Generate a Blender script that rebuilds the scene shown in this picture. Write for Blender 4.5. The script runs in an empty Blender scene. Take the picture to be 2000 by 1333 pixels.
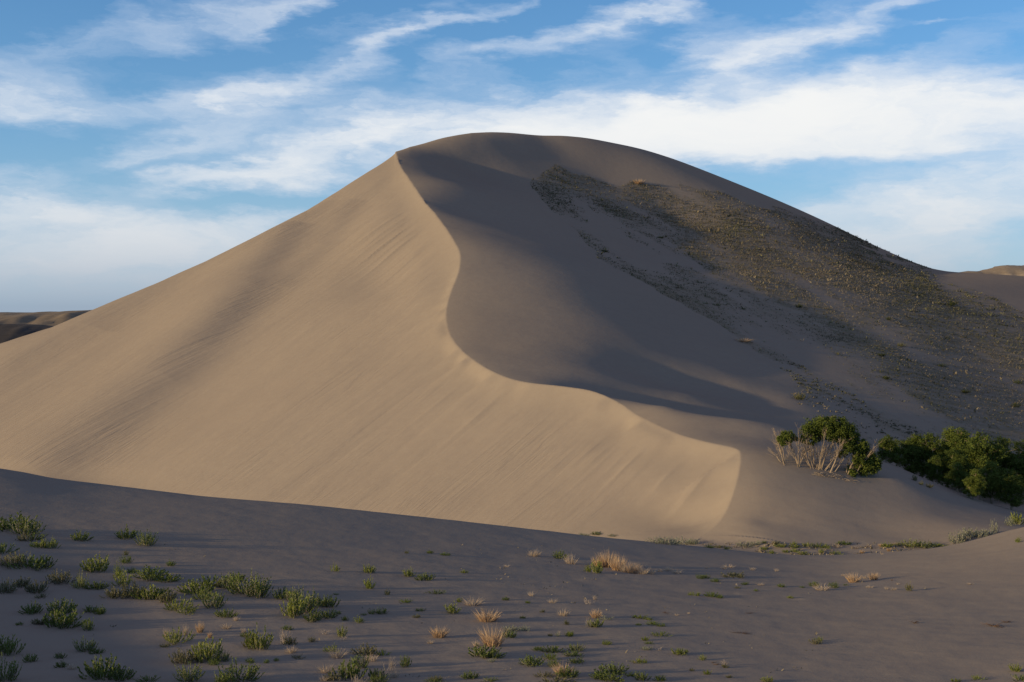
import bpy, math, random
import numpy as np
R_ = math.radians
random.seed(7)
scene = bpy.context.scene
COL = scene.collection
F = 2747.0; CX = 1000.0; HY = 650.0          # focal length in photo pixels, principal column, horizon row
U = lambda px: (px - CX) / F
V = lambda py: (HY - py) / F

# ------------------------------------------------------------------ noise
_rs = np.random.RandomState(11)
_tab = _rs.rand(512, 512)
def vnoise(x, y, seed=0):
    x = np.asarray(x, float) + seed * 17.31; y = np.asarray(y, float) + seed * 9.77
    xi = np.floor(x).astype(int); yi = np.floor(y).astype(int)
    fx = x - xi; fy = y - yi
    fx = fx*fx*fx*(fx*(fx*6-15)+10); fy = fy*fy*fy*(fy*(fy*6-15)+10)
    a = _tab[xi & 511, yi & 511]; b = _tab[(xi+1) & 511, yi & 511]
    c = _tab[xi & 511, (yi+1) & 511]; d = _tab[(xi+1) & 511, (yi+1) & 511]
    return (a*(1-fx)+b*fx)*(1-fy) + (c*(1-fx)+d*fx)*fy - .5
def fbm(x, y, seed=0, o=4):
    s = 0; a = 1.
    for i in range(o):
        s = s + a*vnoise(x*2**i, y*2**i, seed+i*3); a *= .5
    return s
def softplus(x, w): return w*np.logaddexp(0, x/w)
def sstep(x, a, b):
    t = np.clip((x-a)/(b-a), 0, 1); return t*t*(3-2*t)
def tps_fit(P, z, lam=0.0):
    P = np.asarray(P, float); n = len(P)
    r2 = ((P[:, None]-P[None])**2).sum(-1)
    K = .5*r2*np.log(r2+1e-9) + lam*np.eye(n)
    A = np.zeros((n+3, n+3)); A[:n, :n] = K; A[:n, n] = 1; A[:n, n+1:] = P
    A[n, :n] = 1; A[n+1:, :n] = P.T
    return P, np.linalg.solve(A, np.r_[np.asarray(z, float), 0, 0, 0])
def tps_eval(m, X, Y):
    P, w = m; sh = X.shape; X = X.ravel(); Y = Y.ravel()
    out = w[-3] + w[-2]*X + w[-1]*Y
    for (px, py), ww in zip(P, w[:-3]):
        r2 = (X-px)**2 + (Y-py)**2
        out = out + ww*.5*r2*np.log(r2+1e-9)
    return out.reshape(sh)
def polypts(pts, step):
    """resample a list of (px,py,...) with a smooth Catmull-Rom curve"""
    P = np.array(pts, float); P = np.vstack([2*P[0]-P[1], P, 2*P[-1]-P[-2]])
    o = []
    for i in range(1, len(P)-2):
        n = max(2, int(np.hypot(*(P[i+1]-P[i])[:2])/step))
        for k in range(n):
            t = k/n
            o.append(.5*((2*P[i])+(-P[i-1]+P[i+1])*t+(2*P[i-1]-5*P[i]+4*P[i+1]-P[i+2])*t*t+(-P[i-1]+3*P[i]-3*P[i+1]+P[i+2])*t**3))
    o.append(P[-2]); return np.array(o)

# ------------------------------------------------------------------ terrain
# the sunlit slip face is a tilted plane with folds; UPH is its uphill direction
GX, GY, Z0 = .394, .355, -41.4
def plane_d(px, py): return -Z0/(GY + GX*U(px) - V(py))
crest_px = [(772,300),(782,330),(800,348),(835,395),(870,440),(890,474),(899,495),(896,530),(882,568),(873,600),(872,625),(880,655),(900,680),(930,706),
            (965,726),(1000,740),(1040,748),(1080,752),(1120,757),(1150,762),(1180,772),(1210,788),(1240,808),(1270,824),(1300,838),(1330,850),(1370,861),(1400,868),
            (1425,873),(1440,878),(1446,886),(1446,905),(1442,930),(1432,962),(1420,990),(1400,1022),(1372,1050)]
_c = polypts(crest_px, 14)
cd = plane_d(_c[:,0], _c[:,1])
CR = np.c_[U(_c[:,0])*cd, cd, V(_c[:,1])*cd]                      # crest in 3-D
# prolong the crest: forward into the hollow and back behind the summit
tail = CR[-1] + np.array([[-3,-6,-1.0],[-9,-14,-2.6],[-18,-26,-3]])
head = CR[0] + np.array([[-38,120,-60],[-10,30,-12.]])
CRX = np.vstack([head, CR, tail])
def crest_info(X, Y):
    """signed plan distance (+ = left/sunlit side), crest height and arc length of nearest crest point"""
    best = np.full(X.shape, 1e18); side = np.zeros(X.shape); zc = np.zeros(X.shape); sa = np.zeros(X.shape); acc = 0
    for i in range(len(CRX)-1):
        a = CRX[i]; b = CRX[i+1]; ex, ey = b[0]-a[0], b[1]-a[1]; L2 = ex*ex+ey*ey
        t = np.clip(((X-a[0])*ex+(Y-a[1])*ey)/L2, 0, 1)
        dx = X-a[0]-t*ex; dy = Y-a[1]-t*ey; d2 = dx*dx+dy*dy
        m = d2 < best - 1e-9
        cr = ex*(Y-a[1])-ey*(X-a[0])
        best = np.where(m, d2, best); side = np.where(m, -np.sign(cr), side)
        zc = np.where(m, a[2]+t*(b[2]-a[2]), zc); sa = np.where(m, acc+t*math.sqrt(L2), sa)
        acc += math.sqrt(L2)
    return np.sqrt(best)*side, zc, sa

sky_l = [(-500,930),(-300,850),(0,671),(100,640),(180,606),(300,556),(400,511),(500,462),(600,411),(660,374),(720,334),(772,300)]
sky_r = [(772,300,212),(800,289,216),(830,280,218),(880,266,222),(920,261,226),(960,258,228),(1010,260,230),(1060,266,232),(1100,266,234),(1150,270,236),(1200,280,238),(1250,290,240),
         (1320,312,243),(1400,343,246),(1470,371,248),(1530,396,250),(1600,427,252),(1650,451,254),(1720,485,256),(1780,511,258),(1820,528,259),(1850,534,262),(1920,541,272),(2000,548,284),(2200,566,300),(2600,640,320)]
SKU = np.array([U(p[0]) for p in sky_l[:-1]] + [U(p[0]) for p in sky_r])
SKV = np.array([V(p[1]) for p in sky_l[:-1]] + [V(p[1]) for p in sky_r])
SKD = np.array([min(plane_d(p[0], p[1]), 230) for p in sky_l[:-1]] + [p[2] for p in sky_r])

s48, c48 = GX/math.hypot(GX, GY), GY/math.hypot(GX, GY)
def pq(X, Y): return X*s48+Y*c48, X*c48-Y*s48                     # uphill / along-strike coordinates
def band(pts):
    o = []
    for px, py in pts:
        d = plane_d(px, py); o.append(pq(U(px)*d, d))
    o.sort(); return np.array(o)
B1 = band([(640,390),(590,430),(500,545),(400,652),(330,718),(200,822),(90,905)])
B2 = band([(330,545),(200,640),(100,690),(0,745)])
B3 = band([(700,380),(640,455),(560,530)])
def fold(p, q, B, w, A, wide):
    q0 = np.interp(p, B[:,0], B[:,1]); t = q-q0
    env = sstep(p, B[0,0]-12, B[0,0]+4)*(1-sstep(p, B[-1,0]-2, B[-1,0]+12))
    return -A*env*(np.tanh(t/w) - np.tanh(t/wide))
def Lface(X, Y, dist, sa):
    z = Z0+GX*X+GY*Y
    p, q = pq(X, Y)
    z = z + fold(p, q, B1, 5.2, 1.75, 24) + fold(p, q, B2, 6, 1.1, 22) + fold(p, q, B3, 3, .6, 12)
    px = CX+F*X/np.maximum(Y,1); py = HY-F*z/np.maximum(Y,1)
    z = z - .55*np.exp(-((px-745)/85)**2-((py-515)/50)**2) + .35*np.exp(-((px-830)/60)**2-((py-560)/60)**2)
    z = z - .45*np.exp(-((px-1330)/90)**2-((py-985)/40)**2)
    z = z + 1.1*fbm(q/26, p/90, 5, 3)*sstep(dist, 0, 12) + .12*fbm(q/3.2, p/26, 8, 3)*sstep(dist, 0, 5)
    g1 = np.exp(-((px-770)/75)**2-((py-485)/60)**2)+.9*np.exp(-((px-1370)/75)**2-((py-935)/42)**2)+.6*np.exp(-((px-1230)/130)**2-((py-880)/45)**2)+.45*np.exp(-((px-960)/130)**2-((py-790)/70)**2)
    rn = 1-2*np.abs(vnoise(q/2.3, p/34, 44)); rn2 = 1-2*np.abs(vnoise(q/1.2, p/22, 46))
    z = z + (.34*rn**3+.12*rn2**2)*g1*sstep(dist, .8, 4)
    # steeper brink with small slump tongues just under the crest
    dd = np.maximum(dist, 0)
    z = z - .75*(1-np.exp(-dd*dd/(dd+.12)/1.9)) - .95*vnoise(sa/1.5, sa*0, 3)*sstep(sa, 185, 215)*(1-sstep(sa,258,276))*(1-np.exp(-dd*dd/.5))*np.exp(-dd/2.0)
    return z

def Rbig(X, Y):
    Xb = 5-.28*(Y-131)
    x = X-Xb; return -35+.295*Y-.325*softplus(x+1, 7.5)+.15*softplus(x-17, 6.0)
RP = []
RW = []
def rp(px, py, d): RP.append((U(px)*d, d, V(py)*d))
def wfill(w_):
    while len(RW) < len(RP): RW.append(w_)
for i in range(0, len(CR), 3): RP.append(tuple(CR[i]))
RP.append(tuple(CR[-1])); wfill(.06)
for px, py, d in sky_r[1:-2]: rp(px, py, d)
wfill(.35)
# front mound
for a in [(1500,1063,72.3),(1600,1063,72.3),(1700,1062,72),(1850,1062,71.5),(1950,1055,70),
          (1500,1000,74.8),(1480,940,78),(1520,890,81.5),(1600,1000,75.3),(1600,930,79.5),(1700,1000,76),(1620,880,85),(1700,899,86),(1745,922,84),(1790,945,82),
          (1850,1012,75),(1845,973,80),(1900,1000,78.2),(1960,1027,75.2)]: rp(*a)
# plateau behind the lower crest and its far brink
for a in [(1400,835,87.5),(1480,850,87),(1560,866,87),(1640,880,88)]: rp(*a)
for a in [(1250,776,96),(1300,785,94),(1350,795,92.5),(1400,806,91.5),(1450,817,91),(1500,827,91),(1560,840,92.5)]:
    rp(*a); x_, y_, z_ = RP[-1]; kk_ = sstep(a[0], 1150, 1250)*(1-.6*sstep(a[0], 1500, 1560))
    RP.append((x_, y_+3, z_-.3-.8*kk_)); RP.append((x_+1, y_+8, z_-.2-2.1*kk_))
wfill(.12)
for a in [(1150,745,112),(1150,700,121),(1150,600,132),(1300,775,116),(1300,700,125),(1450,806,120),(1450,755,125),(1550,790,117.5),(1550,700,136),(1550,624,152)]: rp(*a)
wfill(1.0)
for a in [(28,106,-9.6)]: RP.append(a)
wfill(.6)
# hollow where the grove stands
for a in [(33,96,-12.6),(38,92,-13.8),(44,88,-14),(36,104,-13),(44,102,-14.5),(54,100,-14.5),(52,115,-12.8),(42,116,-11.6),(62,90,-14),(75,110,-13)]: RP.append(a)
wfill(.5)
# the big slope itself follows Rbig
for (x, y, dz) in [(-2,140,0),(0,160,0),(50,150,0),(75,150,0),(-6,175,0),(10,180,0),(30,180,0),(55,180,0),(85,180,0),
                   (-8,200,.8),(12,205,1.5),(35,210,1.5),(60,210,.5),(90,220,0),(110,200,0),(100,150,-1),(120,260,0)]:
    RP.append((x, y, Rbig(np.float64(x), np.float64(y))+dz))
wfill(2.0)
RP = np.array(RP); RW = np.array(RW)
# how squarely the sand faces the low sun at places seen in the photo (0 grazing, .58 the bright face): this fixes the lie of the slope
FACE = [(830,330,.0),(870,400,-.01),(885,440,.10),(900,360,-.03),(930,480,.19),(925,540,.25),(1000,520,.14),(1050,500,.02),(1000,465,.02),(1000,420,-.03),(1060,560,.12),(1110,555,.03),
(900,600,.30),(960,600,.23),(1050,620,.16),(1120,600,.07),(1150,575,-.01),(905,655,.29),(960,680,.23),(1040,680,.17),(1120,680,.10),(1180,655,.05),(1250,675,.01),(960,715,.22),(1030,725,.16),(1100,738,.07),
(1150,728,.05),(1200,745,.02),(1250,757,.0),(1350,776,-.01),(1300,735,.05),(1350,730,.09),(1400,745,.12),(1450,760,.13),(1500,777,.12),(1400,772,.0),(1450,795,.0),(1530,817,.03),(1550,790,.09),(1400,715,.0),(1450,733,.02),(1500,745,.04),
(1200,600,-.03),(1300,640,-.03),(1300,690,.0),(1200,550,-.04),(1100,470,-.04),(1000,380,-.04),(920,330,-.01),(860,300,.05),(900,290,.09),(960,315,.05),(950,278,.02),(1010,300,.0),(1100,292,.10),(1200,310,.12),(1300,335,.11),
(1400,372,.08),(1500,412,.05),(1600,455,.04),(1100,345,.03),(1180,355,.07),(1150,420,.0),(1250,400,.05),(1300,420,.10),(1350,450,.12),(1450,480,.10),(1400,540,.06),(1500,560,.07),(1300,500,.02),(1240,510,-.01),
(1600,550,.06),(1700,600,.06),(1600,650,.03),(1800,650,.05),(1700,700,.03),(1900,700,.05),(1650,770,.02),(1800,790,.03),(1500,650,.01),(1420,640,.0),(1900,620,.05),
(1250,788,.22),(1300,803,.24),(1350,825,.24),(1400,838,.22),(1450,850,.19),(1500,850,.15),(1550,868,.13),(1470,910,.30),(1500,960,.26),(1550,960,.21),(1600,980,.17),(1700,980,.14),(1800,1000,.10),(1700,935,.12),(1760,945,.05),(1860,1005,.06),(1500,1030,.21),(1600,1035,.16),(1720,1040,.13),(1460,1020,.28)]
SDX, SDY, SEL = math.cos(R_(20)), math.sin(R_(20)), R_(8.5)
def lsq_fit(P, z, wz, G, gd, wg, mu):
    Cn = np.vstack([P, G])/50. if len(G) else P/50.; n = len(Cn)
    def Kv(Q):
        r2 = ((Q[:, None]-Cn[None])**2).sum(-1)+1e-8; return .5*r2*np.log(r2)
    def Kg(Q):
        D = Q[:, None]-Cn[None]; r2 = (D**2).sum(-1)+1e-8; return (np.log(r2)+1)*(D[..., 0]*SDX+D[..., 1]*SDY)
    Pn = P/50.; A = np.hstack([Kv(Pn), np.ones((len(P), 1)), Pn])/wz[:, None]; b = z/wz
    if len(G):
        Gn = G/50.; A2 = np.hstack([Kg(Gn), np.zeros((len(G), 1)), np.full((len(G), 1), SDX), np.full((len(G), 1), SDY)])/50./wg; A = np.vstack([A, A2]); b = np.r_[b, gd/wg]
    A = np.vstack([A, np.hstack([mu*np.eye(n), np.zeros((n, 3))])]); b = np.r_[b, np.zeros(n)]
    w = np.linalg.lstsq(A, b, rcond=None)[0]
    w2 = w.copy(); return (Cn*50., w2)
def tps50(m, X, Y):
    P, w = m; sh = X.shape; X = np.asarray(X, float).ravel()/50; Y = np.asarray(Y, float).ravel()/50
    out = w[-3]+w[-2]*X+w[-1]*Y
    for (px, py), ww in zip(P/50., w[:-3]):
        r2 = (X-px)**2+(Y-py)**2+1e-8; out = out+ww*.5*r2*np.log(r2)
    return out.reshape(sh)
FA = np.array(FACE); zres = RP[:,2]-Rbig(RP[:,0], RP[:,1])
MR = lsq_fit(RP[:,:2], zres, RW, np.zeros((0,2)), None, 1, .02)
for it in range(3):
    G = []; gd = []
    for px, py, f in FACE:
        d = np.linspace(72 if py > 885 else (82 if py > 845 or (py > 770 and py > 762+(px-1150)*.19) else 97), 262, 900); z = Rbig(U(px)*d, d)+tps50(MR, U(px)*d, d); k = np.nonzero(z >= V(py)*d)[0]
        if len(k) == 0: continue
        k = k[0]
        if k == 0: continue
        e = .3; x, y = U(px)*d[k], d[k]
        rb = (Rbig(x+SDX*e, y+SDY*e)-Rbig(x-SDX*e, y-SDY*e))/(2*e)
        G.append((x, y)); gd.append((f*1.08-math.sin(SEL))/math.cos(SEL)-rb)
    G = np.array(G); gd = np.array(gd)
    MR = lsq_fit(RP[:,:2], zres, RW, G, gd, .02, .02)
print('gradient places', len(G), 'of', len(FACE))
_cs = np.r_[0, np.cumsum(np.hypot(np.diff(CR[:,0]), np.diff(CR[:,1])))]
_cr_err = Lface(CR[:,0], CR[:,1], np.zeros(len(CR)), _cs)-(Rbig(CR[:,0],CR[:,1])+tps50(MR, CR[:,0], CR[:,1])); print('crest err', np.abs(_cr_err).max())
CRERR = np.r_[_cr_err[0],_cr_err[0], _cr_err, [_cr_err[-1]]*len(tail)]
CRS = np.r_[0, np.cumsum(np.hypot(np.diff(CRX[:,0]), np.diff(CRX[:,1])))]
def Rside(X, Y, dist, sa):
    z = Rbig(X, Y)+tps50(MR, X, Y)
    z = z + np.interp(sa, CRS, CRERR)*np.exp(-np.abs(dist)/12)
    return z

# foreground
FG = []
def fp(px, py, d): FG.append((U(px)*d, d, V(py)*d))
fg_crest = [(-300,890,46),(-150,900,46),(0,915,46),(50,923,46),(100,934,46),(200,946,46),(400,970,46),(600,986,46),(900,1018,46),(1100,1041,46),(1200,1052,46),(1370,1068,46.5),(1460,1078,47),(1550,1085,47),(1650,1084,47),
            (1700,1081,47),(1780,1076,46.5),(1850,1067,46),(1900,1056,45.5),(1950,1042,45),(2000,1029,44.5),(2150,1000,43.5),(2300,985,43)]
for a in fg_crest: fp(*a)
for a in [(0,1333,21),(500,1333,21.3),(1000,1333,21.8),(1500,1333,22),(2000,1333,22),(-300,1333,21),(2300,1310,22),
          (0,1150,28.8),(500,1170,29),(900,1170,30.2),(1300,1160,32.5),(1650,1180,31.6),(2000,1150,32.5),
          (0,1010,37.5),(500,1060,37),(1000,1090,38.2),(1400,1115,38.6),(1700,1120,38.5),(2000,1080,38.5)]: fp(*a)
for a in [(-12,8,-3.0),(0,8,-3.1),(12,8,-3.4),(0,2,-1.75),(-5,0,-1.7),(5,0,-1.8),(-8,14,-4.3),(0,14,-4.5),(8,14,-4.7),(0,-8,-1.6),(-25,20,-2.2),(25,20,-5.2)]: FG.append(a)
FG = np.array(FG)
MF = tps_fit(FG[:,:2], FG[:,2], lam=1.2)
FCU = np.array([U(a[0]) for a in fg_crest]); FCD = np.array([a[2] for a in fg_crest]); FCV = np.array([V(a[1]) for a in fg_crest])

def front_w(X, Y):                                                # 1 in the sector the place is known in, 0 behind
    az = np.degrees(np.arctan2(X, Y)); return 1-sstep(np.abs(az), 40, 62)
def basin(X, Y):
    return -14+3.0*sstep(X, -2, 10)+.25*fbm(X/9, Y/9, 21, 3)
def dune(X, Y):
    u = X/np.maximum(Y, 1.)
    dist, zc, sa = crest_info(X, Y)
    L = Lface(X, Y, dist, sa); Rr = Rside(X, Y, dist, sa)
    z = np.where(dist > 0, L, Rr)
    dsk = np.interp(u, SKU, SKD)
    e = Y-dsk
    k = np.where(u < U(772), .86, .62)
    z = z-k*softplus(e-4, 3.5)
    return z, dist
def base_h(X, Y, corr=True):
    X = np.asarray(X, float); Y = np.asarray(Y, float)
    w = front_w(X, Y); u = X/np.maximum(Y, 1.)
    zf = tps_eval(MF, X, Y)
    if corr: zf = zf + np.interp(u, CU, CF)*Y*np.exp(-((Y-46)/8)**2)*w
    zf = zf + .04*fbm(X/3.5, Y/3.5, 31, 4)+.014*fbm(X/.8, Y/.6, 33, 3)*sstep(Y, 6, 12)*(1-sstep(Y,36,44)) 
    fd = np.interp(u, FCU, FCD)
    zf = zf-.55*softplus(Y-fd-.6, .5)
    z = basin(X, Y)
    m = (Y > 45) & (w > 0)
    ms = np.zeros(X.shape)
    if m.any():
        zd, dist = dune(X[m], Y[m])
        if corr:
            uu = u[m]; dsk = np.interp(uu, SKU, SKD)
            zd = zd + np.interp(uu, CU, CS)*Y[m]*sstep(Y[m], dsk*.72, dsk)
        b = z[m]
        zz = b + softplus(zd-b, .25)
        z[m] = b*(1-w[m]) + zz*w[m]
        ms[m] = sstep(dist, .4, 5)*sstep(zd-b, .5, 2)
    # foreground on top of the basin
    zf = zf*w + (1-w)*(-2.2-9.5*sstep(np.hypot(X, Y), 18, 70))
    near = 1-sstep(Y, 60, 66)
    z = np.where(Y < 66, np.where(zf > z, z+softplus(zf-z, .15), z+softplus(zf-z, .15))*near + z*(1-near), z)
    zr = -11+.0*X + 2.5*fbm(X/60, Y/60, 41, 3)
    rr = np.hypot(X, Y)
    z = z*w + (1-w)*np.where(rr < 70, zf, zr) if (w < 1).any() else z
    far = sstep(rr, 360, 460)
    z = z*(1-far) + far*(-15)
    return z, ms
CU = np.linspace(-.6, .75, 700); CS = np.zeros(700); CF = np.zeros(700)
def calibrate():
    global CS, CF
    for it in range(4):
        UU, YY = np.meshgrid(CU, np.linspace(130, 330, 260), indexing='ij')
        z, _ = base_h(UU*YY, YY)
        v = (z/YY).max(1); tgt = np.interp(CU, SKU, SKV)
        d = tgt-v
        CS = CS + np.clip(d, -.05, .05)
        ker = np.exp(-np.linspace(-2, 2, 31)**2); ker /= ker.sum()
        CS = np.convolve(np.pad(CS, 15, mode='edge'), ker, 'valid')
        UU, YY = np.meshgrid(CU, np.linspace(38, 52, 90), indexing='ij')
        z, _ = base_h(UU*YY, YY)
        v = (z/YY).max(1); tgt = np.interp(CU, FCU, FCV)
        CF = CF + np.clip(tgt-v, -.03, .03)
        CF = np.convolve(np.pad(CF, 15, mode='edge'), ker, 'valid')
    print('calib skyline', np.abs(CS).max(), 'fg', np.abs(CF).max())
calibrate()
def H(x, y):
    z, _ = base_h(np.array([float(x)]), np.array([float(y)])); return float(z[0])
_rd = np.concatenate([np.linspace(15, 60, 700), np.linspace(60, 330, 1400)])
def hit(px, py, dmin=15):
    """first ground point met along the ray through a photo pixel"""
    d = _rd[_rd >= dmin]; z, _ = base_h(U(px)*d, d)
    k = np.nonzero(z >= V(py)*d)[0]
    if len(k) == 0: return None
    dd = d[k[0]]; return U(px)*dd, dd, float(z[k[0]])

# ------------------------------------------------------------------ object helpers
def tag(o, label=None, cat=None, group=None, kind=None):
    if label: o['label'] = label
    if cat: o['category'] = cat
    if group: o['group'] = group
    if kind: o['kind'] = kind
    return o
def mesh_obj(name, V_, F_, mat, parent=None, smooth=False, attrs=None):
    me = bpy.data.meshes.new(name); V_ = np.asarray(V_, np.float32)
    if isinstance(F_, np.ndarray):
        n = F_.shape[1]
        me.vertices.add(len(V_)); me.vertices.foreach_set('co', V_.ravel())
        me.loops.add(F_.size); me.loops.foreach_set('vertex_index', F_.ravel().astype(np.int32))
        me.polygons.add(len(F_)); me.polygons.foreach_set('loop_start', np.arange(0, F_.size, n, dtype=np.int32))
        me.update(calc_edges=True)
    else:
        me.from_pydata([tuple(map(float, v)) for v in V_], [], F_); me.update()
    if smooth: me.polygons.foreach_set('use_smooth', np.ones(len(me.polygons), bool))
    for k, a in (attrs or {}).items():
        at = me.attributes.new(k, 'FLOAT', 'POINT'); at.data.foreach_set('value', np.asarray(a, np.float32))
    me.materials.append(mat)
    o = bpy.data.objects.new(name, me); COL.objects.link(o)
    if parent is not None: o.parent = parent
    return o
def empty(name, loc, rz=0, s=1):
    o = bpy.data.objects.new(name, None); COL.objects.link(o); o.location = loc; o.rotation_euler = (0, 0, rz)
    o.scale = (s, s, s) if not hasattr(s, '__len__') else s
    o.empty_display_size = .2; return o

# ------------------------------------------------------------------ materials
class NT:
    def __init__(s, t): s.t = t; s.n = t.nodes; s.l = t.links
    def add(s, ty, **k):
        n = s.n.new(ty)
        for a, b in k.items(): setattr(n, a, b)
        return n
    def put(s, sock, v):
        if isinstance(v, bpy.types.NodeSocket): s.l.new(v, sock)
        else: sock.default_value = v
    def m(s, op, a, b=None, c=None, clamp=False):
        n = s.n.new('ShaderNodeMath'); n.operation = op; n.use_clamp = clamp
        s.put(n.inputs[0], a)
        if b is not None: s.put(n.inputs[1], b)
        if c is not None: s.put(n.inputs[2], c)
        return n.outputs[0]
    def noise(s, vec, scale, detail=3, rough=.5, dist=0, dim='3D'):
        n = s.n.new('ShaderNodeTexNoise'); n.noise_dimensions = dim; s.put(n.inputs['Vector'], vec)
        n.inputs['Scale'].default_value = scale; n.inputs['Detail'].default_value = detail
        n.inputs['Roughness'].default_value = rough; n.inputs['Distortion'].default_value = dist
        return n.outputs[0]
    def mapping(s, vec, rot=(0,0,0), scale=(1,1,1), loc=(0,0,0)):
        n = s.n.new('ShaderNodeMapping'); s.put(n.inputs['Vector'], vec)
        n.inputs['Rotation'].default_value = rot; n.inputs['Scale'].default_value = scale; n.inputs['Location'].default_value = loc
        return n.outputs[0]
    def ramp(s, f, *st):
        n = s.n.new('ShaderNodeValToRGB'); s.put(n.inputs[0], f); e = n.color_ramp.elements
        while len(e) < len(st): e.new(.5)
        for k, (p, c) in enumerate(st): e[k].position = p; e[k].color = (*c, 1)
        return n.outputs[0]
    def mix(s, f, a, b, mode='MIX'):
        n = s.n.new('ShaderNodeMix'); n.data_type = 'RGBA'; n.blend_type = mode
        s.put(n.inputs[0], f); s.put(n.inputs[6], a if isinstance(a, bpy.types.NodeSocket) else (*a, 1)); s.put(n.inputs[7], b if isinstance(b, bpy.types.NodeSocket) else (*b, 1))
        return n.outputs[2]
def newmat(name):
    m = bpy.data.materials.new(name); m.use_nodes = True; t = NT(m.node_tree); b = t.n['Principled BSDF']
    b.inputs['Roughness'].default_value = .95; b.inputs['Specular IOR Level'].default_value = .1
    return m, t, b
FALL = math.atan2(GY, GX)
def sand_mat(name, slip=True):
    m, t, b = newmat(name)
    oc = t.add('ShaderNodeTexCoord').outputs['Object']
    n1 = t.noise(oc, .035, 4, .55); n2 = t.noise(oc, 1.3, 4, .6)
    col = t.ramp(n1, (.3, (.278,.231,.183)), (.7, (.308,.257,.201)))
    col = t.mix(t.m('MULTIPLY', t.ramp(n2, (.35, (0,0,0)), (.7, (1,1,1))), .22), col, (.232,.188,.155))
    fine = t.noise(oc, 22, 3, .7)
    if slip:
        msk = t.add('ShaderNodeAttribute', attribute_name='slip').outputs['Fac']
        rot = t.mapping(oc, rot=(0, 0, -FALL), scale=(1, 1, 1))
        s1 = t.noise(t.mapping(rot, scale=(.09, .75, 0)), 1, 4, .6, .9)
        s2 = t.noise(t.mapping(rot, scale=(.3, 2.6, 0), loc=(4, 9, 0)), 1, 2, .55, .8)
        gate = t.ramp(t.noise(t.mapping(oc, scale=(.05, .05, 0)), 1, 3, .6), (.42, (0,0,0)), (.62, (1,1,1)))
        gate2 = t.ramp(t.noise(t.mapping(oc, scale=(.028, .028, 0), loc=(7, 3, 0)), 1, 3, .6), (.40, (.12,.12,.12)), (.64, (1,1,1)))
        st = t.m('ADD', t.m('MULTIPLY', t.m('MULTIPLY', s1, gate2), 1.0), t.m('MULTIPLY', t.m('MULTIPLY', s2, gate), .55))
        st = t.m('MULTIPLY', st, msk)
        blot = t.noise(oc, .5, 4, .6)
        h = t.m('ADD', st, t.m('MULTIPLY', blot, .18))
        col = t.mix(t.m('MULTIPLY', t.m('MULTIPLY', s1, msk), .3), col, (.335,.275,.22))
    else:
        rip = t.noise(t.mapping(oc, rot=(0,0,.5), scale=(.5, 2.2, 1)), 1, 4, .55, .4)
        gate = t.noise(oc, .12, 3, .6)
        h = t.m('ADD', t.m('MULTIPLY', rip, .12), t.m('MULTIPLY', t.noise(oc, 2.6, 4, .6), .10))
    if slip:
        vg = t.add('ShaderNodeAttribute', attribute_name='cover').outputs['Fac']
        vn = t.noise(t.mapping(oc, scale=(.35, 1.1, .6)), 1, 5, .7)
        col = t.mix(t.m('MULTIPLY', vg, t.ramp(vn, (.38, (.15,.15,.15)), (.62, (.95,.95,.95)))), col, (.175,.150,.095))
    h = t.m('ADD', h, t.m('MULTIPLY', fine, .02))
    bp = t.add('ShaderNodeBump'); bp.inputs['Strength'].default_value = 1; bp.inputs['Distance'].default_value = .22 if slip else .13
    t.put(bp.inputs['Height'], h); t.put(b.inputs['Normal'], bp.outputs[0]); t.put(b.inputs['Base Color'], col)
    b.inputs['Roughness'].default_value = 1; b.inputs['Specular IOR Level'].default_value = 0
    return m
M_SAND = sand_mat('dune_sand', True); M_GND = sand_mat('ground_sand', False)
def plant_mat(name, c1, c2, scale=9, trans=.25, rough=.75, attr=None):
    m, t, b = newmat(name)
    oc = t.add('ShaderNodeTexCoord').outputs['Object']
    if attr: f = t.add('ShaderNodeAttribute', attribute_name=attr).outputs['Fac']
    else: f = t.m('ADD', t.m('MULTIPLY', t.noise(oc, scale, 2, .6), 1.3), t.m('MULTIPLY', t.add('ShaderNodeObjectInfo').outputs['Random'], .35), )
    col = t.ramp(f, (.3, c1), (.95, c2))
    t.put(b.inputs['Base Color'], col); b.inputs['Roughness'].default_value = rough
    if trans:
        tr = t.add('ShaderNodeBsdfTranslucent'); t.put(tr.inputs[0], col)
        mx = t.add('ShaderNodeMixShader'); mx.inputs[0].default_value = trans
        t.l.new(b.outputs[0], mx.inputs[1]); t.l.new(tr.outputs[0], mx.inputs[2])
        t.l.new(mx.outputs[0], t.n['Material Output'].inputs[0])
    return m
M_GREEN = plant_mat('shrub_leaf_green', (.055,.085,.02), (.145,.185,.048))
M_YEL = plant_mat('shrub_leaf_bright', (.10,.135,.02), (.23,.26,.062))
M_OLIVE = plant_mat('shrub_leaf_olive', (.09,.095,.045), (.17,.165,.08))
M_DARK = plant_mat('bush_leaf_dark', (.03,.04,.016), (.075,.09,.032))
M_SAGE = plant_mat('sage_leaf', (.16,.18,.12), (.30,.31,.22))
M_TAN = plant_mat('dry_grass_tan', (.36,.25,.15), (.56,.41,.26))
M_PINK = plant_mat('dry_grass_pale', (.32,.25,.18), (.50,.41,.31))
M_TWIG = plant_mat('grey_twig', (.22,.19,.17), (.36,.31,.27), trans=0)
M_DEAD = plant_mat('brown_deadwood', (.07,.045,.035), (.17,.115,.08), trans=0)
M_BARK = plant_mat('pale_bark', (.20,.155,.11), (.38,.30,.215), scale=3, trans=0)
M_TREE = plant_mat('tree_leaf', (.042,.064,.013), (.10,.132,.028), scale=1.2)
M_TREE2 = plant_mat('tree_leaf_light', (.05,.076,.015), (.125,.157,.032), scale=1.2)
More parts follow.
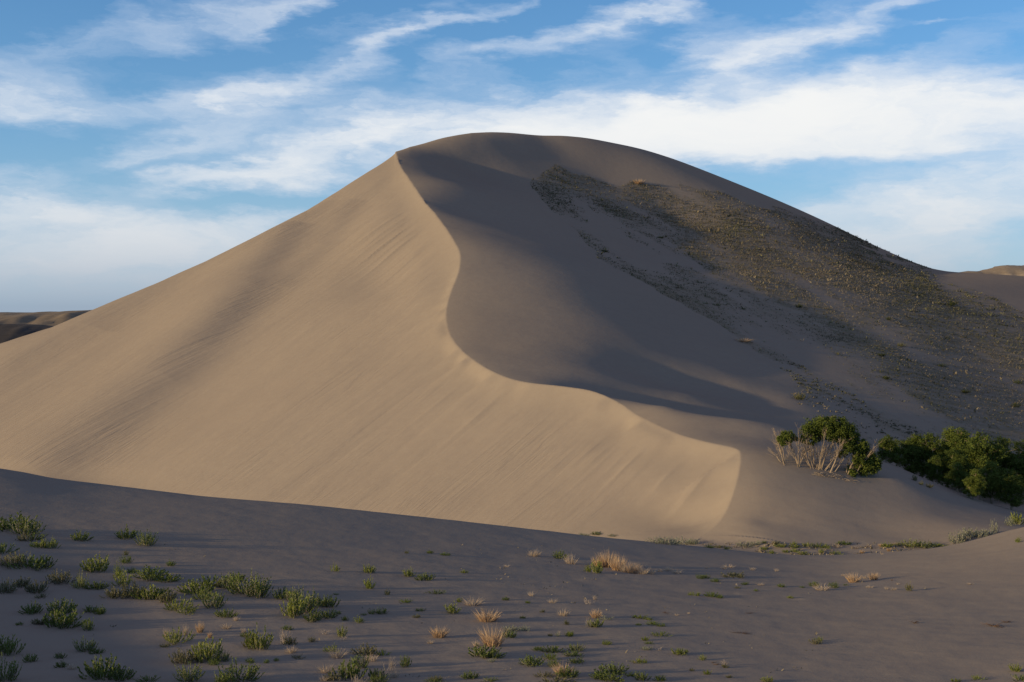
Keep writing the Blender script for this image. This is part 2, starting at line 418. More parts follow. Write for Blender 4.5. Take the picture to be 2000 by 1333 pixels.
M_SCRUBG = plant_mat('scrub_green', (.07,.075,.045), (.18,.17,.10), trans=.1, attr='tone')
M_SCRUBT = plant_mat('scrub_tan', (.135,.118,.085), (.26,.22,.155), trans=.1, attr='tone')

# ------------------------------------------------------------------ plant cover of the far slope
POLY = [(1040,365),(1055,330),(1090,325),(1130,345),(1165,352),(1200,362),(1230,350),(1262,352),(1300,362),(1400,372),(1480,400),(1560,425),(1640,452),(1720,492),(1800,528),(1850,548),(1910,572),(1990,606),(2300,700),(2300,1000),(1900,1000),
        (1730,885),(1650,850),(1600,815),(1560,790),(1520,765),(1590,748),(1560,720),(1520,700),(1470,680),(1420,640),(1370,610),(1310,580),(1260,555),(1200,520),(1155,490),(1115,440),(1075,410)]
def in_poly(x, y, poly):
    c = np.zeros(x.shape, bool); n = len(poly)
    for i in range(n):
        x1, y1 = poly[i]; x2, y2 = poly[(i+1) % n]
        m = ((y1 > y) != (y2 > y)) & (x < (x2-x1)*(y-y1)/((y2-y1) or 1e-9)+x1); c ^= m
    return c
def cover_field(X, Y, PX, PY):
    # patches drawn out down the slope with bare tongues of sand between
    sl_ = PX*.5-PY*.86; al_ = PX*.86+PY*.5
    n1 = fbm(sl_/38, al_/210, 61, 4); n2 = fbm(X/6, Y/6, 63, 3); n3 = fbm(sl_/9, al_/60, 67, 3)
    gap = np.exp(-((sl_-(1330*.5-560*.86))/26)**2)*.22+np.exp(-((sl_-(1640*.5-700*.86))/22)**2)*.25
    edge = sstep(sl_, 120, 250); low = sstep(PX, 1600, 1850)*.12
    return np.clip(.24+.40*edge+low+1.0*n1+.4*n2+.45*n3-gap, 0, 1), n3
def cover_of(sub):
    Xs, Ys, Zs = sub[..., 0].ravel(), sub[..., 1].ravel(), sub[..., 2].ravel(); out = np.zeros(Xs.shape)
    m = (Ys > 110) & (Ys < 262) & (Xs > -6)
    if m.any():
        px = CX+F*Xs[m]/Ys[m]; py = HY-F*Zs[m]/Ys[m]; jx = 16*vnoise(Xs[m]/2.5, Ys[m]/2.5, 91)+34*vnoise(Xs[m]/9, Ys[m]/9, 93); c, _ = cover_field(Xs[m], Ys[m], px, py)
        out[m] = c*in_poly(px+jx, py+jx, POLY)
    return out
# ------------------------------------------------------------------ terrain mesh
def build_terrain():
    az = np.radians(np.concatenate([np.linspace(-180, -45, 46)[:-1], np.linspace(-45, -22, 60)[:-1], np.linspace(-22, 22, 1150), np.linspace(22, 45, 60)[1:], np.linspace(45, 180, 46)[1:]]))
    r = np.concatenate([[.01], np.linspace(1, 18, 30), np.geomspace(18, 40, 170)[1:], np.linspace(40, 56, 110)[1:], np.geomspace(56, 72, 60)[1:], np.geomspace(72, 125, 430)[1:], np.geomspace(125, 215, 330)[1:], np.geomspace(215, 300, 130)[1:], np.geomspace(300, 480, 40)[1:], np.geomspace(480, 12000, 14)[1:]])
    A, Rr = np.meshgrid(az, r, indexing='ij')
    # rows are slid so that a vertex of every column falls exactly on the crest line
    ja = np.nonzero((r > 73) & (r < 216))[0]; ia = np.nonzero(np.abs(np.tan(az)-.04) < .135)[0]; ia = ia[np.abs(az[ia]) < 1]
    sub = np.ix_(ia, ja); rr_ = Rr[sub].copy(); sn, cs_ = np.sin(A[sub]), np.cos(A[sub]); dd_, _, _ = crest_info(sn*rr_, cs_*rr_)
    ii, jj = np.nonzero(dd_[:, :-1]*dd_[:, 1:] < 0)
    ok = np.abs(dd_[ii, jj])+np.abs(dd_[ii, jj+1]) < 1.5; ii, jj = ii[ok], jj[ok]
    t_ = np.abs(dd_[ii, jj])/(np.abs(dd_[ii, jj])+np.abs(dd_[ii, jj+1])); rc = rr_[ii, jj]*(1-t_)+rr_[ii, jj+1]*t_
    lo = t_ < .5; rr_[ii[lo], jj[lo]] = rc[lo]; rr_[ii[~lo], jj[~lo]+1] = rc[~lo]; Rr[sub] = rr_
    X = np.sin(A)*Rr; Y = np.cos(A)*Rr
    Z = np.empty(X.shape); S = np.empty(X.shape)
    for i in range(0, len(az), 100):
        Z[i:i+100], S[i:i+100] = base_h(X[i:i+100], Y[i:i+100])
    na, nr = X.shape
    P = np.stack([X, Y, Z], -1)
    k = int(np.argmin(np.abs(r-73.0)))
    def part(j0, j1, name, mat, smooth=True):
        sub = P[:, j0:j1+1]; n = j1+1-j0
        idx = np.arange(na*n).reshape(na, n)
        Fq = np.stack([idx[:-1,:-1], idx[:-1,1:], idx[1:,1:], idx[1:,:-1]], -1).reshape(-1, 4)[:, ::-1]
        o = mesh_obj(name, sub.reshape(-1, 3), Fq, mat, smooth=True, attrs={'slip': S[:, j0:j1+1].ravel(), 'cover': cover_of(sub)})
        me = o.data
        if me.polygons[len(me.polygons)//2].normal.z < 0: me.flip_normals()
        return tag(o, kind='structure')
    k2 = int(np.argmin(np.abs(r-470)))
    part(0, k, 'ground', M_GND); part(k, k2, 'sand_dune', M_SAND); part(k2, nr-1, 'plain', M_GND)
build_terrain()

# ------------------------------------------------------------------ far hills
def hills(name, d0, pts, depth, mat, rough, seed, nx=220, ny=40):
    """a long ridge at distance d0 with a real front and back slope"""
    pts = np.array(pts, float); us = np.linspace(U(pts[0,0]), U(pts[-1,0]), nx)
    vv = np.interp(us, (pts[:,0]-CX)/F, (HY-pts[:,1])/F); ys = np.linspace(-1, 1, ny)
    UU, T = np.meshgrid(us, ys, indexing='ij')
    YY = d0+T*depth; XX = UU*d0
    prof = np.where(T < 0, 1-np.abs(T)**1.3, 1-np.abs(T)**1.6)
    hgt = (vv*d0)[:, None]+14
    ZZ = -15+(hgt+1)*prof*(1+rough*fbm(XX/(depth*.12), YY/(depth*.3), seed, 4)*(1-.85*np.exp(-(T/.25)**2)))
    idx = np.arange(nx*ny).reshape(nx, ny)
    Fq = np.stack([idx[:-1,:-1], idx[1:,:-1], idx[1:,1:], idx[:-1,1:]], -1).reshape(-1, 4)
    return tag(mesh_obj(name, np.stack([XX, YY, ZZ], -1).reshape(-1, 3), Fq, mat, smooth=True), kind='structure')
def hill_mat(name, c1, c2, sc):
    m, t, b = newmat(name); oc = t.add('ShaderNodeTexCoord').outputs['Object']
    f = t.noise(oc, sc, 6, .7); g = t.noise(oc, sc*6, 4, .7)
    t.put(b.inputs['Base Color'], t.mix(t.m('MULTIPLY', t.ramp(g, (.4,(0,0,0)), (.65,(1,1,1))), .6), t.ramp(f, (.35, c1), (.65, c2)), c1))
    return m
hills('mesa_hills', 1500, [(-900,615),(-500,600),(-200,612),(0,611),(60,611),(120,609),(175,607),(300,600),(500,615),(760,640)], 260, hill_mat('mesa_rock', (.18,.14,.095), (.33,.255,.165), .02), .3, 3)
hills('shaded_hills', 520, [(-900,640),(-400,630),(-100,634),(0,634),(60,633),(110,637),(180,642),(300,655),(420,672)], 60, hill_mat('painted_hill_shade', (.05,.045,.042), (.09,.08,.07), .09), .12, 5)  # cloud shade on these hills is painted in as a dark colour
hills('grassy_hills', 620, [(1700,570),(1800,552),(1850,538),(1880,531),(1920,524),(1960,521),(2000,520),(2060,520),(2200,528),(2500,560)], 90, hill_mat('hill_grass', (.22,.175,.125), (.33,.27,.20), .12), .2, 9)

# ------------------------------------------------------------------ plant meshes
def frame(dv):
    dv = np.array(dv, float); dv /= np.linalg.norm(dv)+1e-9
    a = np.cross(dv, [0, 0, 1.] if abs(dv[2]) < .9 else [1., 0, 0]); a /= np.linalg.norm(a)
    return dv, a, np.cross(dv, a)
class MB:
    def __init__(s): s.v = []; s.f = []
    def tube(s, pts, r0, r1, n=4):
        k0 = len(s.v); m = len(pts)
        for i, p in enumerate(pts):
            q = np.array(pts[min(i+1, m-1)])-np.array(pts[max(i-1, 0)]); _, a, b = frame(q)
            r = r0+(r1-r0)*i/(m-1)
            for k in range(n):
                t = 2*math.pi*k/n; s.v.append(np.array(p)+a*math.cos(t)*r+b*math.sin(t)*r)
        for i in range(m-1):
            for k in range(n):
                s.f.append((k0+i*n+k, k0+i*n+(k+1) % n, k0+(i+1)*n+(k+1) % n, k0+(i+1)*n+k))
    def leaf(s, p, dv, L, w):
        dv, a, b = frame(dv); th = random.uniform(0, 6.28); a = a*math.cos(th)+b*math.sin(th)
        p = np.array(p); k = len(s.v)
        s.v += [p, p+dv*L*.45+a*w*.5, p+dv*L, p+dv*L*.45-a*w*.5]; s.f.append((k, k+1, k+2, k+3))
    def blade(s, p, dv, L, w, bend):
        dv = np.array(dv, float); dv /= np.linalg.norm(dv); k = len(s.v)
        a = np.cross(dv, [random.gauss(0,1), random.gauss(0,1), .2]); a /= np.linalg.norm(a)+1e-9
        out = np.array([dv[0], dv[1], 0]); p = np.array(p)
        m1 = p+dv*L*.55; m2 = p+dv*L+out*bend*L-np.array([0,0,bend*.3*L])
        s.v += [p-a*w/2, p+a*w/2, m1+a*w*.4, m1-a*w*.4, m2]; s.f += [(k,k+1,k+2,k+3), (k+3,k+2,k+4)]
    def build(s, name, mat, parent=None):
        return mesh_obj(name, np.array(s.v), s.f, mat, parent)
def rdir(up=1.0, spread=1.0):
    t = random.uniform(0, 6.28); q = spread*math.sqrt(random.random()); return np.array([math.cos(t)*q, math.sin(t)*q, up])
# unit plants: about 1 wide, about .8 tall, scaled on placing
def shrub_meshes(ns=42, leafL=.11, leafw=.035, nl=17, spread=.85, hgt=.8):
    st, lf = MB(), MB(); lob = [(random.gauss(0,.10), random.gauss(0,.10), random.uniform(.6,1.1)) for _ in range(5)]
    for i in range(ns):
        t = random.uniform(0, 6.28); q = math.sqrt(random.random()); lx, ly, lh = random.choice(lob)
        b = np.array([math.cos(t)*q*.2+lx, math.sin(t)*q*.2+ly, -.06]); lean = np.array([math.cos(t)*q, math.sin(t)*q, 0])*spread*.42
        h = hgt*lh*random.uniform(.5, 1.05)*(1-.4*q); e = b+lean+np.array([random.gauss(0,.04), random.gauss(0,.04), h])
        mid = b*.5+e*.5+np.array([lean[0]*.25, lean[1]*.25, -.02])
        st.tube([b, mid, e], .007, .003, 3)
        for k in range(nl):
            f = .15+.88*(k+random.random())/nl; p = b*(1-f)**2+2*mid*f*(1-f)+e*f*f
            d = (e-b)*.9/h+rdir(.5, 1.1); lf.leaf(p, d, leafL*random.uniform(.6,1.3), leafw*random.uniform(.8,1.4))
    return lf, st
def tuft_mesh(nb=170, spread=.7, hgt=.8, w=.012, bend=.15):
    m = MB()
    for i in range(nb):
        t = random.uniform(0, 6.28); q = math.sqrt(random.random())
        b = np.array([math.cos(t)*q*.2, math.sin(t)*q*.2, -.05]); d = np.array([math.cos(t)*q*spread+random.gauss(0,.12), math.sin(t)*q*spread+random.gauss(0,.12), 1.])
        m.blade(b, d, hgt*random.uniform(.45, 1.05)*(1-.15*q), w*random.uniform(.7,1.4), random.uniform(0, bend))
    return m
def twig_mesh(n=16, hgt=.7, spread=.8):
    m = MB()
    for i in range(n):
        b = np.array([random.gauss(0,.12), random.gauss(0,.12), -.04]); d = rdir(1, spread); d /= np.linalg.norm(d); L = hgt*random.uniform(.5,1)
        e = b+d*L; mid = (b+e)/2+np.array([random.gauss(0,.05)]*3); m.tube([b, mid, e], .011, .004, 3)
        for k in range(5):
            f = random.uniform(.3,.95); p = b*(1-f)+e*f; d2 = d+rdir(.2,.9); m.tube([p, p+d2*.1*random.uniform(.7,2)], .006, .003, 3)
    return m
def dead_mesh(n=13):
    m = MB()
    for i in range(n):
        t = random.uniform(0, 6.28); d = np.array([math.cos(t), math.sin(t)*.6, random.uniform(.0,.55)]); b = np.array([random.gauss(0,.04), random.gauss(0,.03), .0])
        L = random.uniform(.25,.55); p1 = b+d*L*.5+np.array([0,0,.06]); p2 = b+d*L+np.array([random.gauss(0,.06), random.gauss(0,.06), -.02])
        m.tube([b, p1, p2], .024, .008, 4)
        if random.random() < .7: m.tube([p1, p1+np.array([random.gauss(0,.12), random.gauss(0,.12), .12])], .012, .004, 3)
    return m
LIB = {}
def lib(kind):
    """list of (root builder) prototypes; each is (name, category, [(part, MB, material)])"""
    if kind in LIB: return LIB[kind]
    out = []
    for v in range(6):
        if kind in 'GYOSK':
            mat = {'G': M_GREEN, 'Y': M_YEL, 'O': M_OLIVE, 'S': M_SAGE, 'K': M_DARK}[kind]
            ns, sp, hg, ll, lw = [(44,.85,.8,.10,.040),(60,1.15,.66,.08,.045),(34,.6,.9,.12,.032),(52,1.0,.75,.085,.05),(38,1.35,.55,.09,.035),(64,.95,.85,.07,.035)][v]
            lf, st = shrub_meshes(ns=ns, leafL=ll if kind != 'S' else ll*.7, leafw=lw, nl=17, spread=sp, hgt=hg)
            out.append((lf, mat, st, M_TWIG))
        elif kind == 'T': out.append((tuft_mesh(320, .8, .78, .013), M_TAN, None, None))
        elif kind == 'P': out.append((tuft_mesh(130, .95, .75, .014), M_PINK, None, None))
        elif kind == 'W': out.append((twig_mesh(), M_TWIG, None, None))
        elif kind == 'D': out.append((dead_mesh(), M_DEAD, None, None))
    res = []
    nm = {'G':'shrub','K':'bush','Y':'shrub','O':'shrub','S':'sagebrush','T':'grass_tuft','P':'grass_tuft','W':'dry_weed','D':'dead_branches'}[kind]
    for a, ma, b, mb in out:
        me_a = mesh_of(nm, a, ma); me_b = mesh_of('stems', b, mb) if b else None
        res.append((me_a, me_b))
    LIB[kind] = (nm, res); return LIB[kind]
def mesh_of(name, mb, mat):
    me = bpy.data.meshes.new(name); me.from_pydata([tuple(map(float, v)) for v in mb.v], [], mb.f); me.update(); me.materials.append(mat); return me
CATS = {'shrub':'shrub','bush':'bush','sagebrush':'sagebrush','grass_tuft':'grass tuft','dry_weed':'dry weed','dead_branches':'dead branches'}
def plant(kind, px, py, w, h, label, group=None, dmin=15, parts=True):
    g = hit(px, py, dmin)
    if g is None: return None
    x, y, z = g; nm, res = lib(kind); me_a, me_b = random.choice(res)
    sx = w/F*y/.95; sz = h/F*y/.72
    sc = (sx, sx, sz); rz = random.uniform(0, 6.28)
    if me_b is not None and parts:
        root = empty(nm, (x, y, z), rz, sc)
        o = bpy.data.objects.new('foliage', me_a); COL.objects.link(o); o.parent = root
        o = bpy.data.objects.new('stems', me_b); COL.objects.link(o); o.parent = root
    else:
        root = bpy.data.objects.new(nm, me_a); COL.objects.link(root); root.location = (x, y, z); root.rotation_euler = (0, 0, rz); root.scale = sc
    tag(root, label, CATS[nm], group); return root
# kind, centre column, centre row, width, height (photo pixels), own label for the larger ones
PL = [
('G',20,1022,72,34,'widest dark green shrub at the left edge, highest on the shaded foreground'),('G',52,1032,46,28,'dark green shrub touching the right side of the widest left edge shrub'),('G',66,1046,32,22),('O',46,1050,22,16),('Y',84,1060,28,24,'yellow green shrub leading the downhill row below the widest left edge shrub'),('Y',103,1064,22,17),
('G',5,1066,34,34,'dark shrub cut by the left frame edge, just under the highest left shrub'),('O',28,1092,42,34,'olive shrub with dry stems near the left edge, second row down'),('G',60,1092,50,44,'tall dark green shrub standing in the second row near the left edge'),('G',88,1100,28,26),('P',6,1096,24,22),
('G',155,1047,32,22,'lone dark shrub casting a small shadow on smooth sand right of the left edge group'),('G',244,1041,34,24,'left of the two dark shrubs sitting side by side high on smooth sand'),('G',284,1054,34,28,'right of the two dark shrubs sitting side by side high on smooth sand'),
('Y',187,1100,38,38,'round bright green shrub standing alone below the lone dark shrub'),('G',246,1094,18,16),('O',246,1080,8,12),('G',331,1101,16,12),('Y',231,1118,14,26),('G',257,1115,16,12),('Y',243,1133,36,28,'bright green shrub right under a slim upright sprig, above the long weedy clump'),
('G',294,1118,46,30,'green shrub at the left end of the short clump above the long weedy clump'),('Y',331,1126,34,22,'bright shrub at the right end of the short clump above the long weedy clump'),('O',116,1128,40,28,'olive shrub with faded leaves in the third row at left'),('Y',156,1138,26,28),('G',190,1143,26,20),('O',12,1146,32,30),('O',44,1138,24,22),('O',72,1147,30,26),('O',80,1163,18,12),
('G',68,1188,36,24,'low dark shrub left of the big dark shrub in the lower left'),('G',120,1184,40,34,'dark shrub behind the big dark shrub in the lower left'),('G',114,1208,64,44,'big dark shrub, largest in the lower left corner area'),('O',84,1212,30,18),('G',178,1190,22,16),('G',199,1192,20,18),('G',170,1220,26,26),('G',36,1219,14,7),
('O',232,1158,40,24,'sparse dry looking shrub at the left tip of the long weedy clump'),('O',262,1154,40,30,'olive shrub second from the left in the long weedy clump'),('Y',295,1154,44,38,'tall leafy green shrub in the middle of the long weedy clump'),('G',316,1154,30,34,),('O',328,1166,26,26),('Y',350,1176,38,36,'bright shrub at the downhill right part of the long weedy clump'),('Y',364,1190,24,22),
('Y',378,1145,44,34,'brightest green shrub, left front of the dense middle clump'),('G',402,1132,54,32,'dark green shrub at the back of the dense middle clump'),('Y',398,1158,36,26),('G',418,1172,38,34,'green shrub below the dense middle clump leading downhill'),('G',443,1197,28,20),('G',446,1138,26,28),('P',462,1207,14,12),
('G',458,1128,30,20),('G',482,1146,60,36,'broad dark shrub in the clump right of the dense middle clump'),('G',505,1150,44,38,'dark shrub with dry tips at the right end of the upper middle clump'),('O',432,1140,16,20),
('Y',345,1238,34,44,'upright green shrub wreathed in dry stalks, left of the big bright lower shrub'),('P',363,1228,12,30),('P',325,1235,12,24),('T',391,1226,18,24,'small pale cream grass tuft catching light above the big bright lower shrub'),('T',410,1240,10,14),('Y',404,1268,44,54,'big bright green shrub in the lower left middle, under the cream grass tuft'),('O',358,1283,42,30,'olive shrub left below the big bright lower shrub'),('G',436,1284,24,20),('G',417,1294,20,12),('P',442,1223,22,14),('P',476,1231,14,14),('O',322,1262,16,8),
('Y',505,1250,42,44,'leafy bright shrub with a dry left side, right of the big bright lower shrub'),('O',487,1252,20,30),('G',478,1240,14,10),
('G',18,1262,54,40,'large dark shrub at the left edge in the lowest part of the picture'),('G',62,1286,26,18),('G',168,1262,34,24,'dark shrub in the lowest left part, right of bare sand'),('G',190,1272,18,14),('G',120,1282,22,12),('G',120,1298,20,14),('G',196,1306,56,46,'wide dark shrub near the bottom edge at left'),('G',236,1316,40,30,'dark shrub overlapping the right side of the wide bottom edge shrub'),('G',10,1312,44,44,'dark shrub filling the bottom left corner'),('G',372,1318,44,32,'dark shrub on the bottom edge below the olive shrub'),('G',470,1314,60,36,'broad dark shrub on the bottom edge under the leafy bright shrub'),('G',440,1326,40,26),('G',290,1325,30,18),('P',140,1302,22,14),
('G',553,1158,30,26),('G',572,1164,26,24),('Y',575,1186,44,44,'bright leaning shrub at the front left of the right middle clump'),('G',598,1178,48,42,'dark full shrub at the centre of the right middle clump'),('G',612,1202,28,26),('G',648,1176,30,26,'separate round shrub just right of the right middle clump'),('G',617,1176,34,22),('G',641,1200,26,18),('O',620,1172,12,18),('G',660,1197,10,8),('G',673,1208,10,10),
('Y',655,1111,16,13),('Y',721,1111,18,20,'bright sprig pair standing upright in open sand, above another sprig'),('Y',721,1141,20,22),('Y',798,1120,22,16),('G',831,1126,24,18),('G',838,1078,12,7),('G',870,1083,16,7),('O',794,1079,8,6),('O',757,1158,12,11),('G',850,1156,24,10),('G',791,1173,18,11),('G',744,1194,20,12),('G',726,1196,12,9),('Y',702,1213,18,11),('G',709,1200,10,6),('O',813,1203,12,8),('G',820,1192,14,6),('G',656,1160,8,6),
('Y',666,1237,22,20),('G',560,1227,18,10),('W',556,1245,30,30,'grey leafless weed clump right of the leafy bright shrub'),('O',566,1252,20,18),('P',568,1268,28,18),('W',635,1236,24,10),('W',673,1248,14,10),('O',609,1250,12,12),('Y',647,1265,20,20),('O',582,1283,18,10),('P',660,1276,38,24,'pale dry stalks beside a bright sprig in the bottom centre left'),('O',710,1270,34,24,'olive shrub at the top of the mixed weed patch near the bottom'),('G',746,1272,20,18),('P',726,1284,30,20),('G',704,1294,26,26),('G',685,1310,44,40,'largest green shrub inside the mixed weed patch near the bottom'),('P',638,1306,36,22,'pale dry tuft at the left of the mixed weed patch'),('W',762,1300,30,28),('P',770,1316,22,22),('G',738,1316,26,26),('O',650,1322,30,16),('G',740,1328,30,14),('G',793,1292,22,26,'dark round shrub right of the mixed weed patch'),('G',521,1292,12,9),('G',540,1290,12,7),('G',488,1290,12,12),('O',852,1325,20,12),('P',632,1325,20,14),('W',700,1330,30,18),
('T',858,1236,38,24,'orange tan grass tuft standing apart, left of the largest tan tuft'),('P',841,1254,16,10),
('P',1043,1079,30,18,'small pale pink tuft just under the crest, left of the feathery tufts'),('G',1095,1080,20,28,'slim green sprig rising at the left side of a pale tuft under the crest'),('P',1115,1091,28,26,'pale pink tuft right beside the slim green sprig'),('T',1172,1097,32,26),('T',1188,1092,40,38,'tallest feathery tan tuft of the bright group under the crest'),('T',1206,1100,34,34,'feathery tan tuft right behind the tallest one'),('P',1222,1106,30,28),('T',1236,1110,30,24),('P',1254,1113,28,20),('P',1270,1116,22,14),('Y',1166,1108,18,28,'green sprig at the foot of the bright feathery tufts'),('Y',1150,1112,16,12),('P',1306,1111,20,12),('P',1322,1116,24,12),('P',1290,1114,16,8),
('P',923,1174,42,20,'bowl shaped pale tuft, uppermost of the three tan tufts stepping down right'),('Y',898,1172,8,12),('T',952,1202,50,28,'bowl shaped tan tuft, middle of the three stepping down right'),('T',962,1244,50,44,'largest orange tan tuft, with green leaves at its foot'),('G',940,1273,56,24,'green leafy shrub at the foot of the largest orange tan tuft'),('G',962,1280,30,16),('P',930,1256,14,16),('G',992,1240,24,14),('Y',883,1190,28,20),('Y',906,1116,10,9),('S',1000,1227,26,12),('S',1024,1228,18,12),('P',990,1105,12,6),
('P',1100,1196,28,18,'single round pale tuft on bare sand right of centre'),('Y',1111,1238,12,12),('O',1107,1216,8,12),('T',1164,1199,24,20),('Y',1160,1217,24,18,'leafy green shrub under a dry tuft with grey twigs beside it'),('S',1184,1205,18,14),('W',1150,1218,14,20),('P',1038,1160,14,12),('G',987,1169,12,8),('G',1031,1176,8,6),('P',1079,1174,18,10),('W',1150,1176,26,10),('P',1162,1167,8,12),('O',1060,1194,8,6),('W',1092,1236,8,12),('S',1090,1240,8,10),('G',1020,1206,10,6),('G',1114,1238,10,8),('S',960,1290,10,10),
('G',1080,1269,34,11),('G',1050,1268,18,8),('G',1126,1266,26,14),('G',1038,1291,36,22,'low spreading green shrub left of the rows in the bottom centre'),('G',1072,1282,28,14),('G',1080,1296,22,16),('G',1124,1292,24,11),('G',1120,1277,28,10),('T',1100,1308,40,26,'dry tan tuft mixed with green near the bottom centre edge'),('G',1112,1314,36,22),('O',1090,1326,50,20,'olive shrub on the bottom edge in the centre'),('Y',1185,1256,14,10),('G',1196,1306,40,26,'green shrub standing in the bottom centre right of the dry tan tuft'),('G',1166,1320,34,16),('G',1192,1322,34,18),('G',1230,1317,20,12),('G',1256,1322,30,18),('G',1288,1326,18,12),('G',921,1320,28,16,'dark little shrub on the bottom edge below the largest tan tuft'),('G',955,1328,22,10),('O',1065,1317,26,14),('G',850,1330,26,10),('O',1075,1240,7,8),
('Y',1250,1205,22,7),('Y',1264,1209,14,6),('G',1273,1218,20,7),('G',1290,1221,16,7),('G',1292,1237,24,14,'dense green shrub at the lower end of the thin creeping line'),('G',1248,1220,10,5),('Y',1259,1248,12,9),('G',1268,1255,12,9),('S',1262,1266,18,9),('W',1288,1268,14,8),('Y',1330,1274,24,14,'low green shrub with a shadow, right of the creeping line'),('Y',1373,1286,16,9),('Y',1245,1292,20,9),('Y',1260,1294,10,7),('O',1352,1309,10,6),('Y',1380,1314,12,10),('O',1424,1321,10,8),('Y',1498,1327,18,12,'small bright shrub on the bottom edge, in open sand right of centre'),('D',1398,1296,20,8),('W',1415,1296,18,12),('O',1417,1300,10,10),
('G',1390,1161,18,12),('G',1408,1166,12,8),('Y',1350,1158,9,12),('Y',1363,1161,9,8),('P',1425,1106,22,8,'thin pale tuft alone on sand below the right end of the crest'),('P',1414,1109,12,7),('O',1432,1123,34,11,'flat brown and olive shrub strip below the thin pale tuft'),('G',1368,1127,14,9),('G',1380,1127,12,8),('G',1396,1134,16,7),('P',1380,1109,8,5),('P',1470,1111,12,8),('P',1517,1113,10,8),('G',1455,1140,12,6),('O',1440,1147,10,6),('P',1485,1141,16,6),('G',1476,1153,8,5),('Y',1543,1166,9,8),('G',1566,1146,8,6),('G',1525,1144,14,8),('W',1208,1095,8,6),
('G',1590,1141,16,11),('P',1606,1146,34,17,'pinkish dry tuft between two small green shrubs at right'),('G',1626,1143,18,13),('T',1667,1129,30,21,'bright tan tuft, larger of the two glowing on the right side sand'),('T',1706,1126,20,18,'bright tan tuft, smaller of the two glowing on the right side sand'),('P',1690,1127,12,9),('P',1646,1123,8,5),('G',1652,1142,8,5),('O',1776,1148,14,16),('P',1732,1149,10,7),('P',1745,1150,14,7),('P',1698,1146,16,7),('D',1742,1132,8,6),('P',1754,1140,7,5),('P',1895,1141,14,4),
('O',1592,1254,24,10,'small weed with a dry arched stem and a long shadow at lower right'),('Y',1600,1247,10,14),
('D',1786,1213,22,12,'little heap of dark brown dead wood on bare sand at right'),('D',1940,1218,46,14,'longer heap of reddish brown dead branches near the right edge'),('D',1965,1213,30,9),
('D',1448,1235,40,5),('D',1465,1197,22,5),('D',1300,1196,24,5),('D',1395,1293,16,5),('P',1322,1201,8,6),('P',1345,1198,6,6),
('Y',1988,1056,11,10),('Y',1984,1305,20,16),('Y',1910,1323,16,14),('Y',1867,1329,14,8),('G',1993,1322,24,18,'green shrub cut by the bottom right corner'),
# bright hollow behind the foreground crest
('S',1286,1056,34,14,'grey green sagebrush at the left of the patch poking over the crest'),('S',1310,1057,34,16,'grey green sagebrush in the middle of the patch poking over the crest'),('S',1336,1054,30,24,'tallest grey green sagebrush of the patch poking over the crest'),('S',1352,1057,18,16),
('S',1144,1044,12,6),('G',1165,1044,14,8,'tiny green sprig peeking over the crest left of the sage patch'),('S',1196,1047,14,6),('S',1135,1043,8,5),
('Y',1386,1067,18,8),('O',1405,1068,20,5),('S',1455,1063,24,13,'pale rounded bush at the left end of the weed strip behind the crest'),('S',1477,1061,16,10),('G',1493,1062,8,6),('Y',1524,1066,18,8),('O',1516,1063,14,7),('Y',1553,1068,14,10),('Y',1548,1063,10,8),('Y',1575,1065,22,8),('Y',1599,1064,20,12),('Y',1612,1068,14,9),('Y',1554,1077,14,8),('Y',1535,1078,14,6),('Y',1507,1079,14,7),('Y',1569,1082,24,6),('Y',1605,1079,12,9),('Y',1632,1079,16,10),('G',1650,1063,24,8),('P',1635,1068,20,7),('Y',1492,1072,12,7),('Y',1420,1072,14,5),
('T',1684,1078,10,8),('T',1736,1074,10,8),('Y',1732,1066,18,10),('T',1722,1066,14,6),('Y',1768,1065,26,8),('P',1696,1068,14,5),('P',1670,1069,18,5),('P',1748,1062,10,5),('P',1723,1081,7,6),
('Y',1785,1065,34,12,'yellow green bush, left of the two bright ones at the strip\'s right end'),('G',1806,1066,30,12,'deeper green bush, right of the two bright ones at the strip\'s right end'),('Y',1832,1066,24,8),
('S',1866,1052,30,24,'pale sagebrush, lowest of the row on the right knoll edge'),('S',1884,1048,24,24,'pale sagebrush, second up the row on the right knoll edge'),('S',1905,1040,32,26,'pale sagebrush, third up the row on the right knoll edge'),('S',1926,1039,22,16),('S',1942,1030,14,26,'slender upright sage stem near the top of the right knoll row'),
('Y',1988,1012,20,30,'leafy green plant with upright stems at the top of the right knoll'),('S',1974,1020,20,18),
]
KW = {'G':'dark green shrub','Y':'bright green sprig','O':'olive weed','S':'grey green sage sprig','T':'tan grass tuft','P':'pale dry tuft','W':'grey bare weed','D':'thin brown fallen twigs'}
def region(px, py):
    if py < 1090 and px > 1130 and not (1150 < px < 1280 and py > 1070): return 'in the sunlit strip just behind the foreground crest'
    xs = ['at the far left', 'left of the middle', 'in the middle', 'right of the middle', 'at the far right'][sum(px > k for k in (330, 820, 1235, 1560))]
    ys = ['high up on the foreground sand', 'halfway down the foreground sand', 'low on the foreground sand'][sum(py > k for k in (1150, 1235))]
    return ys+' '+xs
for row in PL:
    kind, px, py, w_, h_ = row[:5]
    if len(row) > 5: plant(kind, px, py+h_*.42, w_*1.12, h_*1.12, row[5], {'S':'sagebrush along the crest and knoll','T':'dry grass tufts on the foreground sand','P':'dry grass tufts on the foreground sand','D':'dead wood lying on the sand','W':'bare weeds on the sand'}.get(kind, 'green shrubs on the sand'))
    else:
        rg = region(px, py)
        plant(kind, px, py+h_*.42, w_*1.12, h_*1.12, 'small '+KW[kind]+' '+rg, 'small '+KW[kind]+' plants '+rg, parts=(w_ > 20))

